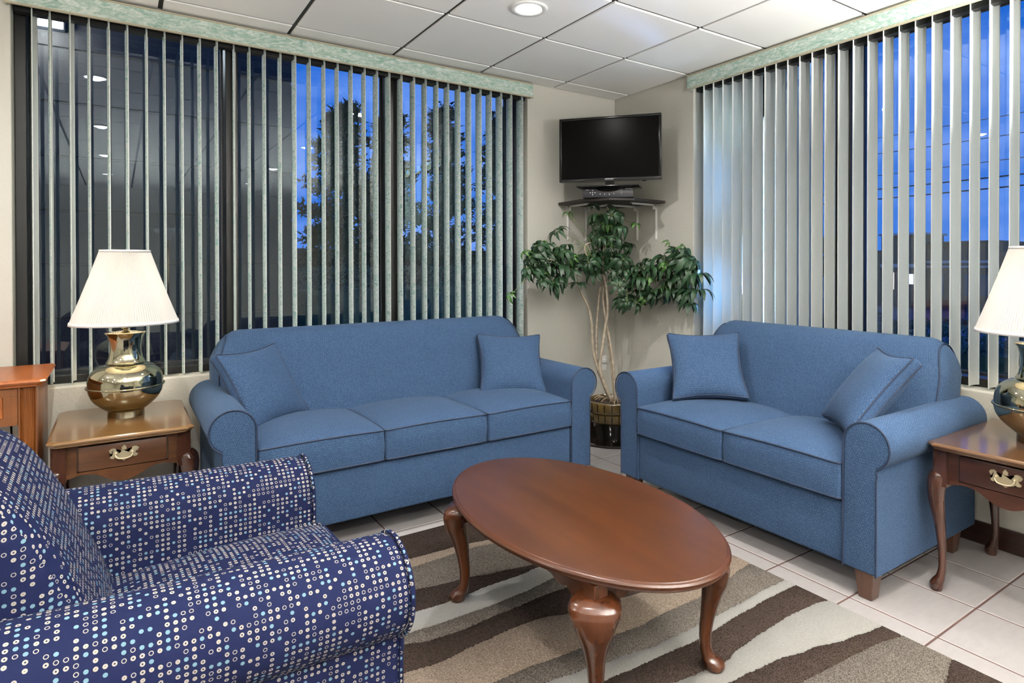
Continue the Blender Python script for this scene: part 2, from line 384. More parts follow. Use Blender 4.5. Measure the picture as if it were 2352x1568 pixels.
def cushion(w, d, t, crown=.03, n=20, side_bulge=.008, corner=.03, pinch=0.0, edge_bow=.0, mat=None):
    """box cushion lying flat, centred x/y, bottom z=0; returns bm, top loop, bottom loop"""
    bm = bmesh.new(); uv = uvl(bm)
    def plan(u, v):  # u,v in -1..1 -> rounded-rect plan
        x, y = u*w/2, v*d/2
        if pinch:
            x *= 1 - pinch*(1-v*v)*abs(u)**2; y *= 1 - pinch*(1-u*u)*abs(v)**2
        return x, y
    def rnd(u, v):
        # pull corners in
        m = min(1-abs(u), 1-abs(v))
        cu = max(0, abs(u)-(1-corner*2/w)); cv = max(0, abs(v)-(1-corner*2/d))
        if cu > 0 and cv > 0:
            ru, rv = corner*2/w, corner*2/d; k = math.hypot(cu/ru, cv/rv); mx = max(cu/ru, cv/rv)
            if k > 0: s = mx/k; u = math.copysign((1-ru)+cu*s, u); v = math.copysign((1-rv)+cv*s, v)
        return u, v
    g = sorted(set([-1+2*i/n for i in range(n+1)] + [-.97, .97, -.985+.0, .985]))
    N = len(g); lay = []
    for top in (1, 0):
        G = []
        for u in g:
            row = []
            for v in g:
                a, b = rnd(u, v); x, y = plan(a, b)
                h = crown*((1-abs(u)**2.6)*(1-abs(v)**2.6))**.62 + edge_bow*((1-u*u)+(1-v*v))*.5
                row.append(bm.verts.new((x, y, t/2 + (t/2 + h if top else -t/2 - h*(.0 if not pinch else 1)))))
            G.append(row)
        lay.append(G)
    for k, G in enumerate(lay):
        for i in range(N-1):
            for j in range(N-1):
                q = [G[i][j], G[i+1][j], G[i+1][j+1], G[i][j+1]]
                fc = bm.faces.new(q if k == 0 else q[::-1])
                for l in fc.loops: l[uv].uv = (l.vert.co.x, l.vert.co.y)
    idx = [(i, 0) for i in range(N)] + [(N-1, j) for j in range(1, N)] + [(i, N-1) for i in range(N-2, -1, -1)] + [(0, j) for j in range(N-2, 0, -1)]
    T = [lay[0][i][j] for i, j in idx]; B = [lay[1][i][j] for i, j in idx]; K = len(idx)
    mid = []
    for a, b in zip(T, B):
        c = (a.co + b.co)/2; o = Vector((c.x, c.y, 0)); o.normalize(); mid.append(bm.verts.new(c + o*side_bulge))
    arc = 0
    for i in range(K):
        j = (i+1) % K; L_ = (T[i].co - T[j].co).length
        for up_, dn, zu, zd in ((T, mid, t, t/2), (mid, B, t/2, 0)):
            q = bm.faces.new((up_[i], dn[i], dn[j], up_[j]))
            for l, w_ in zip(q.loops, ((arc, zu), (arc, zd), (arc+L_, zd), (arc+L_, zu))): l[uv].uv = w_
        arc += L_
    return bm, [v.co.copy() for v in T], [v.co.copy() for v in B]
def welt(loop, r=.0036, off=.002):
    bm = bmesh.new(); c = sum(loop, Vector())/len(loop); pts = []
    for q in loop:
        d = Vector((q.x-c.x, q.y-c.y, 0)); d.normalize(); pts.append(q + d*off)
    pp = [pts[0]]
    for q in pts[1:]:
        if (q-pp[-1]).length > .004: pp.append(q)
    if (pp[-1]-pp[0]).length < .004: pp.pop()
    tube(bm, pp, r, 6, closed=True); return bm

# ------------------------------------------------------------------ the room
H = 2.555; ROOMX, ROOMY = -8.4, -8.4
S_T = .3088; X0T = -.9349; Y0T = -2.1345
fl = struct(mk('floor', bx(ROOMX, .3, ROOMY, .3, -.12, -.0025), GROUT))
def tile_mesh(w, d, bev=.0022):
    bm = bx(0, w, 0, d, -.006, 0)
    es = [e for e in bm.edges if all(abs(v.co.z) < 1e-6 for v in e.verts)]
    bmesh.ops.bevel(bm, geom=es, offset=bev, segments=1, affect='EDGES')
    bmesh.ops.recalc_face_normals(bm, faces=bm.faces[:]); me = bpy.data.meshes.new('tile'); bm.to_mesh(me); bm.free(); me.materials.append(TILE); return me
cache = {}; GR = .008
xs = [X0T + k*S_T for k in range(-26, 5)]; ys = [Y0T + k*S_T for k in range(-22, 9)]
rest = bmesh.new(); ntile = 0
for i in range(len(xs)-1):
    for j in range(len(ys)-1):
        x0, x1 = max(xs[i], ROOMX)+GR/2, min(xs[i+1], 0)-GR/2; y0, y1 = max(ys[j], ROOMY)+GR/2, min(ys[j+1], 0)-GR/2
        if x1-x0 < .01 or y1-y0 < .01: continue
        if xs[i] > -3.85 and ys[j] > -4.2:
            if x1 < -1.1 and x0 > -2.9 and y1 < -1.1: continue   # under the rug
            k = (round(x1-x0, 4), round(y1-y0, 4))
            if k not in cache: cache[k] = tile_mesh(*k)
            o = bpy.data.objects.new('tile', cache[k]); COL.objects.link(o); o.location = (x0, y0, 0); o.parent = fl; ntile += 1
        else:
            box(rest, x0, x1, y0, y1, -.006, 0)
rt_ = mk('tile_field', rest, TILE, fl); rt_['kind'] = 'stuff'
# rug slab sits in the middle, tiles under it are left out
ce = struct(mk('ceiling', bx(ROOMX, .3, ROOMY, .3, H+.012, H+.1), DARKIN))
def panel_mesh(w, d, k):
    bm = bx(0, w, 0, d, 0, .011); es = [e for e in bm.edges if all(abs(v.co.z) < 1e-6 for v in e.verts)]
    bmesh.ops.bevel(bm, geom=es, offset=.0028, segments=1, affect='EDGES')
    me = bpy.data.meshes.new('ceiling_panel'); bmesh.ops.recalc_face_normals(bm, faces=bm.faces[:]); bm.to_mesh(me); bm.free(); me.materials.append(CEIL); return me
gx = [0] + [-(.5931 + .61*k) for k in range(0, 13)] + [ROOMX]; gy = [0] + [-(.178 + .61*k) for k in range(0, 14)] + [ROOMY]
rest = bmesh.new(); cache = {}; G2 = .0105
for i in range(len(gx)-1):
    for j in range(len(gy)-1):
        x1, x0 = gx[i]-G2, gx[i+1]+G2; y1, y0 = gy[j]-G2, gy[j+1]+G2
        if x1-x0 < .02 or y1-y0 < .02: continue
        k = (round(x1-x0, 4), round(y1-y0, 4))
        if k not in cache: cache[k] = panel_mesh(k[0], k[1], 0)
        o = bpy.data.objects.new('ceiling_panel', cache[k]); COL.objects.link(o)
        o.location = (x0, y0, H + random.uniform(0, .002)); o.parent = ce
        o.rotation_euler = (random.uniform(-.0005, .0005), random.uniform(-.0005, .0005), 0)

SILL = .69; HEAD = 2.53; LX0, LX1 = -3.61, -.815; RY0, RY1 = -.815, -4.35; TH = .30
def wall_left():
    bm = bmesh.new()
    box(bm, ROOMX, LX0, 0, TH, 0, H+.05, .004); box(bm, LX1, TH, 0, TH, 0, H+.05, .004)
    box(bm, LX0-.02, LX1+.02, 0, TH, 0, SILL, .008); box(bm, LX0-.02, LX1+.02, 0, TH, HEAD, H+.05)
    return bm
wl = struct(mk('wall_left', wall_left(), WALL))
bm = bmesh.new()
box(bm, 0, TH, RY0, .0, 0, H+.05, .004); box(bm, 0, TH, ROOMY, RY1, 0, H+.05, .004)
box(bm, 0, TH, RY1-.02, RY0+.02, 0, SILL, .008); box(bm, 0, TH, RY1-.02, RY0+.02, HEAD, H+.05)
wr = struct(mk('wall_right', bm, WALL))
struct(mk('wall_rear', bx(ROOMX, TH, ROOMY-.2, ROOMY, 0, H+.05), WALL)); struct(mk('wall_far_left', bx(ROOMX-.2, ROOMX, ROOMY, TH, 0, H+.05), WALL))
struct(mk('baseboard_left', bx(ROOMX, -.002, -.016, 0, 0, .10, .005), BASEWOOD)); struct(mk('baseboard_right', bx(-.016, 0, ROOMY, -.018, 0, .10, .005), BASEWOOD))
# windows: frame, mullions, panes
def window(name, axis, a0, a1, mull):
    """axis 'x': wall plane y, runs along x"""
    w = struct(empty(name))
    def B(p0, p1, d0, d1, z0, z1, bev=.003):
        return bx(p0, p1, d0, d1, z0, z1, bev=bev) if axis == 'x' else bx(d0, d1, p0, p1, z0, z1, bev=bev)
    lo, hi = min(a0, a1), max(a0, a1); D0, D1 = .10, .27
    mk('window_frame', B(lo, lo+.045, D0, D1, SILL, HEAD), BLACK, w); mk('window_frame', B(hi-.045, hi, D0, D1, SILL, HEAD), BLACK, w)
    mk('window_rail', B(lo, hi, D0, D1, SILL, SILL+.04), BLACK, w); mk('window_rail', B(lo, hi, D0, D1, HEAD-.035, HEAD), BLACK, w)
    st = plain_bead
    for a, b in mull: mk('mullion', B(a, b, D0, D1, SILL+.04, HEAD-.035), BLACK, w)
    edges = [lo+.045] + [q for ab in sorted(mull) for q in ab] + [hi-.045]
    for k in range(0, len(edges), 2):
        p0, p1 = edges[k], edges[k+1]
        mk('pane', B(p0+.001, p1-.001, .236, .242, SILL+.04, HEAD-.035, 0), GLASS, w)
        for z0, z1 in ((SILL+.04, SILL+.052), (HEAD-.047, HEAD-.035)): mk('glazing_bead', B(p0, p1, .222, .234, z0, z1, .001), st, w)
        for q0, q1 in ((p0, p0+.01), (p1-.01, p1)): mk('glazing_bead', B(q0, q1, .222, .234, SILL+.052, HEAD-.047, .001), st, w)
    return w
plain_bead = plain('bead_grey', (.05, .052, .055), .35)
window('window_1', 'x', LX0, LX1, [(-2.725, -2.662), (-1.802, -1.742)])
window('window_2', 'y', RY0, RY1, [(-1.862, -1.772), (-3.05, -2.96), ])

# ------------------------------------------------------------------ vertical blinds
def slat_mesh(name, z0, z1, sag=.010, w=.089, flip=1, pat=None, wht=None):
    """slat runs across local y from 0 (room side) to w; bulges to -x*flip; plain lips on the concave side"""
    bm = bmesh.new(); n = 7; th = .0012; pts = []
    for k in range(n+1):
        s = k/n; pts.append((-flip*sag*(1-(2*s-1)**2), s*w))
    outer = [(x - flip*th/2, y) for x, y in pts]; inner = [(x + flip*th/2, y) for x, y in pts]
    lipn = [(pts[0][0] + flip*.0035, .000), (pts[0][0] + flip*.0035, .006)]
    vo = [[bm.verts.new((x, y, z)) for z in (z0, z1)] for x, y in outer]; vi = [[bm.verts.new((x, y, z)) for z in (z0, z1)] for x, y in inner]
    for k in range(n):
        bm.faces.new((vo[k][0], vo[k+1][0], vo[k+1][1], vo[k][1])).material_index = 0
        bm.faces.new((vi[k][0], vi[k][1], vi[k+1][1], vi[k+1][0])).material_index = 1
        for z in (0, 1): bm.faces.new((vo[k][z], vo[k+1][z], vi[k+1][z], vi[k][z])).material_index = 1
    for k in (0, n): bm.faces.new((vo[k][0], vo[k][1], vi[k][1], vi[k][0])).material_index = 1
    for y in (0, w-.006):
        box(bm, min(0, flip*.0022), max(0, flip*.0022), y, y+.006, z0, z1, mi=1)
    bmesh.ops.recalc_face_normals(bm, faces=bm.faces[:])
    me = bpy.data.meshes.new(name); bm.to_mesh(me); bm.free(); me.materials.append(SLATP if pat is None else pat); me.materials.append(SLATW if wht is None else wht)
    me.polygons.foreach_set('use_smooth', [True]*len(me.polygons)); me.set_sharp_from_angle(angle=R(40)); return me
sm1 = slat_mesh('slat', .702, 2.50, .010)
vb = tag(empty('vertical_blind', (-2.2, 0, 2.46)), 'vertical blind of green marbled slats behind the long sofa, under a green valance', 'blind')
def valance(parent, axis, a0, a1):
    bm = bmesh.new(); z0, z1 = 2.446, 2.535
    if axis == 'x':
        box(bm, a0, a1, -.048, -.040, z0, z1, .002); box(bm, a1-.008, a1, -.040, -.001, z0, z1); box(bm, a0, a0+.008, -.040, -.001, z0, z1); box(bm, a0, a1, -.040, -.001, z1-.008, z1)
    else:
        box(bm, -.048, -.040, a0, a1, z0, z1, .002); box(bm, -.040, -.001, a1-.008, a1, z0, z1); box(bm, -.040, -.001, a0, a0+.008, z0, z1); box(bm, -.040, -.001, a0, a1, z1-.008, z1)
    o = mk('valance', bm, VAL, parent); o.location = -parent.location
    bm = bmesh.new()
    for z in (z0-.004, z1-.002):
        if axis == 'x': box(bm, a0, a1+.003, -.052, -.038, z, z+.009, .001)
        else: box(bm, -.052, -.038, a0, a1+.003, z, z+.009, .001)
    o = mk('valance_trim', bm, plain('valance_edge', (.42, .38, .27), .5), parent); o.location = -parent.location
valance(vb, 'x', LX0-.02, -.80)
o = mk('head_rail', bx(LX0+.01, LX1-.01, .02, .065, 2.47-.035, 2.469), BLACK, vb); o.location = -vb.location
for k, px in enumerate([-3.539, -3.473, -3.400, -3.327, -3.250, -3.175, -3.097, -3.020, -2.943, -2.863, -2.785, -2.707, -2.629, -2.552, -2.472, -2.394, -2.315, -2.235, -2.159, -2.078, -2.000, -1.924, -1.847, -1.769, -1.687, -1.609, -1.529, -1.453, -1.373, -1.294, -1.215, -1.137, -1.054, -.974, -.886]):
    o = bpy.data.objects.new('slat', sm1); COL.objects.link(o); o.parent = vb
    th = R({0: 8, 2: 7, 5: -2}.get(k, random.uniform(-1, 4)))
    if k == 11: th = R(12)
    # the measured x is the middle of the visible slat width on the wall plane
    sh = .030*(px+3.21)/3.73*1.0
    o.location = (px + .006 - sh*.0 - 0.044*(-(px+3.21)/3.73) - vb.location.x - .0, .004, -vb.location.z); o.rotation_euler = (0, 0, -th)
vb2 = tag(empty('vertical_blind', (0, -2.4, 2.46)), 'vertical blind showing plain pale slats behind the two-seat sofa, under a green valance', 'blind')
valance(vb2, 'y', RY1-.05, -.80+.0)
o = mk('head_rail', bx(.02, .065, RY1+.01, RY0-.01, 2.435, 2.469), BLACK, vb2); o.location = -vb2.location
sm2 = slat_mesh('slat', .702, 2.50, .008, flip=1, pat=m_slat('slat_marbled_thin', True, .18), wht=m_slat('slat_plain_thin', False, .18))
sl = [-.897, -.978, -1.056, -1.134, -1.215, -1.290, -1.375, -1.452, -1.531, -1.609, -1.686, -1.766, -1.843, -1.926, -2.005, -2.085, -2.163, -2.240, -2.317, -2.399, -2.480, -2.558, -2.636] + [-2.636-.0785*k for k in range(1, 21)]
for k, py in enumerate(sl):
    if py < RY1+.06: break
    o = bpy.data.objects.new('slat', sm2); COL.objects.link(o); o.parent = vb2
    th = R(6 + random.uniform(-1.5, 1.5) + (5 if k == 10 else 0))
    # local y (depth) -> +x, local x -> -y
    o.rotation_euler = (0, 0, -PI/2 - th); o.location = (.004, py - vb2.location.y, -vb2.location.z)

# ------------------------------------------------------------------ recessed ceiling lights
def downlight(x, y, lab):
    t = tag(empty('ceiling_light', (x, y, H-.002)), lab, 'light', 'recessed round ceiling lights')
    bm = bmesh.new(); lathe(bm, [(.062, .001), (.066, -.004), (.082, -.006), (.094, -.003), (.096, .001)], 40, cap=False)
    mk('trim_ring', bm, TRIMW, t, smooth=True)
    bm = bmesh.new(); lathe(bm, [(.0622, .0), (.05, -.0035), (.02, -.005), (.001, -.005)], 32)
    mk('lens', bm, LENS, t, smooth=True)
    ld = bpy.data.lights.new('downlight', 'AREA'); ld.shape = 'DISK'; ld.size = .06; ld.energy = LIGHT_DOWN; ld.color = (1, .975, .935); ld.spread = R(165)
    lo = bpy.data.objects.new('downlight', ld); COL.objects.link(lo); lo.location = (0, 0, -.012); lo.parent = t
    return t
for i, x in enumerate((-1.508, -3.338, -5.168, -6.998)):
    for j, y in enumerate((-1.093, -2.923, -4.753, -6.583)):
        if i == 0 and j == 0: downlight(x, y, 'round recessed light in the ceiling above the oval coffee table, lit white')
        else: downlight(x, y, 'round recessed light farther back in the ceiling, out of the picture')

# ------------------------------------------------------------------ sofas
def arc2(cx, cz, r, a0, a1, n):
    return [(cx + r*math.cos(R(a0 + (a1-a0)*k/n)), cz + r*math.sin(R(a0 + (a1-a0)*k/n))) for k in range(n+1)]
def arm_profile(side, x_in, r, zc, x_out_body, z0, n=14):
    """closed loop in (x,z) for the arm; side=+1: outside towards +x. x_in inner plane, scroll centre at x_in+r"""
    p = [(0, z0), (0, zc)] + arc2(r, zc, r, 180, 0, n)[1:] + arc2(r, zc, r, 0, -62, 6)[1:]
    xe, ze = p[-1]
    p += [((xe*2 + x_out_body)/3 - .002, ze-.006), (x_out_body+.004, ze-.022), (x_out_body, ze-.045), (x_out_body, z0)]
    # densify the straight inner side
    q = [(x_in + side*x, z) for x, z in p]
    return q if side > 0 else q[::-1]
def couch(name, Wd, ncush, label, loc, rz, cat='sofa', leglab=None):
    t = tag(empty(name, loc, rz), label, cat)
    D = .865; z0 = .108; zc = .585; r = .089; hw = Wd/2; xi = hw - 2*r; xb = .128
    bm = bmesh.new(); box(bm, -xi+.001, xi-.001, .012, D-.05, z0, .352, .012, 3); bmesh.ops.recalc_face_normals(bm, faces=bm.faces[:]); boxuv(bm)
    mk('base', bm, SOFA, t, auto=35)
    for s in (-1, 1):
        prof = arm_profile(s, s*xi, r, zc, xb, z0)
        def fn(c): return c
        bm = bmesh.new(); prism(bm, prof, 0, D-.02, 'y', nseg=4, endround=.012)
        arm = mk('arm', bm, SOFA, t, auto=45)
        # welting round the front panel
        fp = [(x, z) for x, z in prof]
        if s < 0: fp = fp[::-1]
        pts = [Vector((x, -.0005, z)) for x, z in fp]
        bm = bmesh.new(); tube(bm, pts, .0034, 6); mk('arm_piping', bm, PIPE, arm)
    # back
    prof = [(.53, .30), (.545, .50), (.585, .64), (.622, .76), (.655, .835), (.69, .89), (.73, .920), (.775, .929), (.82, .915), (.848, .88), (.858, .83), (.860, .70), (.860, z0), (.60, z0)]
    sp_ = [(q.x, q.y) for q in smoothpts([Vector((a, b, 0)) for a, b in prof], 3, closed=True)]
    bw = hw - .088
    bm = bmesh.new(); prism(bm, sp_, -bw, bw, 'x', nseg=10, endround=.09, fn=lambda c: (c[0]*(1 - .055*max(0, min(1, (c[2]-.78)/.13))), c[1], c[2]))
    back = mk('backrest', bm, SOFA, t, auto=50)
    for s in (-1, 1):
        cxm = sum(q[0] for q in sp_)/len(sp_); czm = sum(q[1] for q in sp_)/len(sp_); pts = []
        for a, b in sp_:
            if b > .62 and a < .856:
                dv = Vector((cxm-a, czm-b)).normalized()*(.09*.293-.003); pts.append(Vector((s*(bw-.09*.293+.003)*(1 - .055*max(0, min(1, (b+dv.y-.78)/.13))), a+dv.x, b+dv.y)))
        pts.sort(key=lambda q: (q.y - q.z*.0)); pts = [q for q in pts]
        bm = bmesh.new(); tube(bm, pts, .0032, 6); mk('back_piping', bm, PIPE, back)
    cw = (2*xi-.006)/ncush
    for k in range(ncush):
        bm, T_, B_ = cushion(cw-.004, .60, .135, crown=.038, n=18, corner=.022, edge_bow=.010, side_bulge=.006)
        cu = mk('seat_cushion', bm, SOFA, t, auto=50, loc=(-xi+.003+cw*(k+.5), .30-.012, .357)); cu.rotation_euler = (R(-1.0), 0, R(random.uniform(-.4, .4)))
        mk('cushion_piping', welt(T_), PIPE, cu); mk('cushion_piping', welt(B_), PIPE, cu)
    for sx in (-1, 1):
        for y in (.05, D-.14):
            bm = bmesh.new(); w0, w1 = .037, .026; vs = []
            for z, w_ in ((0, w1), (z0+.004, w0)):
                vs.append([bm.verts.new((a*w_, b*w_, z)) for a, b in ((-1, -1), (1, -1), (1, 1), (-1, 1))])
            for i in range(4): bm.faces.new((vs[0][i], vs[0][(i+1) % 4], vs[1][(i+1) % 4], vs[1][i]))
            bm.faces.new(vs[0][::-1]); bm.faces.new(vs[1]); bmesh.ops.bevel(bm, geom=bm.edges[:], offset=.003, segments=1, affect='EDGES')
            mk('leg', bm, BLOCKLEG, t, loc=(sx*(hw-.105), y, 0))
    return t
SOFA1 = couch('sofa', 1.985, 3, 'blue patterned three-seat sofa under the green-slatted window', (-1.930, -.925, 0), 0)
SOFA2 = couch('sofa', 1.512, 2, 'blue patterned two-seat sofa beside the right-hand end table, small wooden block foot showing', (-.925, -1.834, 0), -PI/2)

# throw pillows ------------------------------------------------------
def pillow(c, x, n, up, label, s=.39):
    t = tag(empty('throw_pillow', c), label, 'pillow')
    x = Vector(x).normalized(); n = Vector(n); n = (n - x*n.dot(x)).normalized(); u = n.cross(x)  # right-handed x,u,n
    t.rotation_euler = Matrix((x, u, n)).transposed().to_euler()
    bm, T_, B_ = cushion(s*1.02, s*1.02, .040, crown=.052, n=16, corner=.012, pinch=.115, side_bulge=.010)
    cv = mk('cover', bm, SOFA, t, auto=60, loc=(0, 0, -.042-.0)); mk('pillow_piping', welt(T_, .0035), PIPE, cv); mk('pillow_piping', welt(B_, .0035), PIPE, cv)
    return t
pillow((-2.625, -.44, .682), (.78, .62, .03), (.53, -.69, .49), 0, 'square blue pillow leaning on the left arm of the three-seat sofa')
pillow((-1.255, -.50, .672), (.936, -.349, -.038), (-.24, -.71, .56), 0, 'square blue pillow at the plant end of the three-seat sofa')
pillow((-.555, -1.415, .715), (.76, -.65, .03), (-.53, -.59, .55), 0, 'square blue pillow at the plant end of the two-seat sofa')
pillow((-.60, -2.315, .735), (-.697, -.716, .028), (-.55, .558, .62), 0, 'square blue pillow tipped against the lamp-side arm of the two-seat sofa')

# ------------------------------------------------------------------ armchair
def armchair():
    t = tag(empty('armchair', (-2.712, -2.016, 0), R(92)), 'navy armchair with cream and pale blue dots and rings, in the foreground', 'armchair')
    r = .108; dR = .358; zc = .655-r; z0 = .07; D = .86; hw = dR + r; xi = dR - r; xb = .150
    fn = lambda c: (c[0], c[1], c[2] + .035*max(0, c[1])*(1 if c[2] > .3 else 0))
    for s in (-1, 1):
        prof = arm_profile(s, s*xi, r, zc, xb, z0, 18)
        # subdivide long straight runs so the rise bends cleanly
        bm = bmesh.new(); prism(bm, prof, 0, D, 'y', nseg=10, endround=.022, fn=fn)
        arm = mk('arm', bm, DOTS, t, auto=50)
        fp = prof if s > 0 else prof[::-1]
        cxm = sum(q[0] for q in prof)/len(prof); czm = sum(q[1] for q in prof)/len(prof)
        bm = bmesh.new(); tube(bm, [Vector((x, .004, z)) for x, z in fp], .0055, 7); boxuv(bm); mk('arm_piping', bm, DOTS, arm, smooth=True)
    bm = bmesh.new(); box(bm, -xi+.001, xi-.001, .012, D-.05, z0, .33, .012, 3); boxuv(bm); mk('base', bm, DOTS, t, auto=35)
    bm, T_, B_ = cushion(2*xi-.012, .60, .13, crown=.045, n=18, corner=.03, edge_bow=.008)
    cu = mk('seat_cushion', bm, DOTS, t, auto=50, loc=(0, .285, .335)); cu.rotation_euler = (R(-2), 0, 0)
    for q in (T_, B_):
        w_ = welt(q, .005); boxuv(w_); mk('cushion_piping', w_, DOTS, cu, smooth=True)
    prof = [(.50, .38), (.515, .50), (.56, .62), (.60, .72), (.655, .82), (.71, .88), (.77, .905), (.84, .885), (.87, .83), (.875, .7), (.875, .5), (.86, z0+.2), (.70, z0+.2)]
    sp_ = [(q.x, q.y) for q in smoothpts([Vector((a, b, 0)) for a, b in prof], 4, closed=True)]
    bm = bmesh.new(); prism(bm, sp_, -xi-.02, xi+.02, 'x', nseg=8, endround=.06); 
    bm.normal_update(); uv = uvl(bm)
    for q in bm.faces:
        if abs(q.normal.x) > .72:
            for l in q.loops: l[uv].uv = (l.vert.co.y, l.vert.co.z)
    mk('backrest', bm, DOTS, t, auto=60)
    for sx in (-1, 1):
        for y in (.06, D-.10):
            bm = bmesh.new(); lathe(bm, [(.020, 0), (.030, z0+.003)], 4); mk('leg', bm, BLOCKLEG, t, loc=(sx*(hw-.12), y, 0))
armchair()

# ------------------------------------------------------------------ cabriole legs and tables
def cabriole(bm, base, top_z, outdir, knee=.42, size=1.0, zk=None):
    """leg from floor to top_z at base (x,y); bows towards outdir"""
    o = Vector(outdir).normalized(); B = Vector((base[0], base[1], 0))
    zk = zk or top_z*.78
    st = [(0.0, .052, .0), (.012, .050, .024), (.030, .046, .028), (.045, .030, .026), (.060, .012, .019), (.10, .002, .0155), (.16, .000, .0165), (.24, .008, .021), (.30, .019, .027)]
    st = [(0.000, .018, .024), (.010, .019, .0285), (.022, .017, .0295), (.034, .010, .026), (.048, .002, .0195), (.075, -.004, .0165), (.12, -.004, .0175), (.18, .002, .021), (.235, .010, .027), (.285, .019, .034), (.318, .020, .038), (.342, .018, .0415), (.360, .014, .0425), (.373, .009, .039), (.385, .003, .028)]
    k = zk/.352*.985; pts = []; rr = []
    for z, d, r_ in st: pts.append(B + o*(d*size) + Vector((0, 0, z*k))); rr.append(r_*size)
    P = smoothpts(pts, 4); RR = []
    for i in range(len(rr)-1):
        for q in range(4): s = q/4; RR.append(rr[i]*(1-s) + rr[i+1]*s)
    RR.append(rr[-1])
    # horizontal rounded-square sections
    side = Vector((-o.y, o.x, 0)); n = 16; rings = []
    for p_, r_ in zip(P, RR):
        h = max(0, min(1, (p_.z/zk-.45)/.4)); ring = []; wide = 1 + knee*max(0, min(1, (p_.z/zk-.55)/.42))**1.4
        for a in range(n):
            th = 2*PI*a/n; c_, s_ = math.cos(th), math.sin(th); e_ = 1/(abs(c_)**(2+1.2*h) + abs(s_)**(2+1.2*h))**(1/(2+1.2*h))
            ring.append(bm.verts.new(p_ + o*(c_*r_*e_*.92) + side*(s_*r_*e_*wide)))
        rings.append(ring)
    for a, b in zip(rings, rings[1:]):
        for i in range(n): bm.faces.new((a[i], a[(i+1) % n], b[(i+1) % n], b[i]))
    bm.faces.new(rings[0][::-1]); bm.faces.new(rings[-1])
def postblock(bm, x, y, w, z0, z1, rot=0):
    vs = []
    for z in (z0, z1): vs.append([bm.verts.new((x + w*math.cos(rot+PI/4+PI/2*k), y + w*math.sin(rot+PI/4+PI/2*k), z)) for k in range(4)])
    for i in range(4): bm.faces.new((vs[0][i], vs[0][(i+1) % 4], vs[1][(i+1) % 4], vs[1][i]))
    bm.faces.new(vs[0][::-1]); bm.faces.new(vs[1])
def coffee():
    t = tag(empty('coffee_table', (-1.937, -2.036, .012)), 'oval cherry wood coffee table with curved legs standing on the striped rug', 'table')
    a, b = .352, .600; zt = .433; n = 96
    prof = [(-.030, zt-.030), (-.012, zt-.0285), (-.006, zt-.024), (-.008, zt-.019), (.000, zt-.014), (.001, zt-.009), (-.003, zt-.004), (-.010, zt-.0025), (-.012, zt-.0008), (-.017, zt)]
    bm = bmesh.new(); rings = []
    for d, z in prof: rings.append([bm.verts.new(((a+d)*math.cos(2*PI*i/n), (b+d)*math.sin(2*PI*i/n), z)) for i in range(n)])
    for p_, q_ in zip(rings, rings[1:]):
        for i in range(n): bm.faces.new((p_[i], p_[(i+1) % n], q_[(i+1) % n], q_[i]))
    bm.faces.new(rings[0][::-1]); bm.faces.new(rings[-1]); mk('tabletop', bm, CHERRY, t, auto=30)
    lx, ly = .226, .396
    def scallop(L_, n=40, deep=.052):
        out = []
        for k in range(n+1):
            s = k/n; m = 1-abs(2*s-1)
            if m < .28: z = .020 + (.062-.020)*0 + .045*(1-m/.28)**1.3 + .028
            elif m < .5: z = .030 + .012*math.sin((m-.28)/.22*PI)
            else: z = .030 + .020*math.sin((m-.5)/.5*PI/2)**2
            out.append((s, z))
        return out
    for (p0, p1) in (((-lx, -ly), (-lx, ly)), ((lx, -ly), (lx, ly)), ((-lx, -ly), (lx, -ly)), ((-lx, ly), (lx, ly))):
        p0, p1 = Vector((*p0, 0)), Vector((*p1, 0)); d = (p1-p0); nrm = Vector((-d.y, d.x, 0)).normalized()*.009
        bm = bmesh.new(); cols = []
        for s, dz in scallop(d.length):
            q = p0 + d*s; cols.append([bm.verts.new(q + nrm*w_ + Vector((0, 0, z))) for w_, z in ((-1, zt-.030), (1, zt-.030), (1, zt-.030-dz-.026), (-1, zt-.030-dz-.026))])
        for A, B_ in zip(cols, cols[1:]):
            for i in range(4): bm.faces.new((A[i], A[(i+1) % 4], B_[(i+1) % 4], B_[i]))
        bm.faces.new(cols[0]); bm.faces.new(cols[-1][::-1]); mk('apron', bm, CHERRY_LEG, t)
    for sx in (-1, 1):
        for sy in (-1, 1):
            bm = bmesh.new(); cabriole(bm, (sx*(lx-.004), sy*(ly-.004)), zt, (sx, sy, 0), size=1.2, zk=.340)
            postblock(bm, sx*lx, sy*ly, .033, .325, zt-.029, 0)
            mk('leg', bm, CHERRY_LEG, t, auto=40)
coffee()
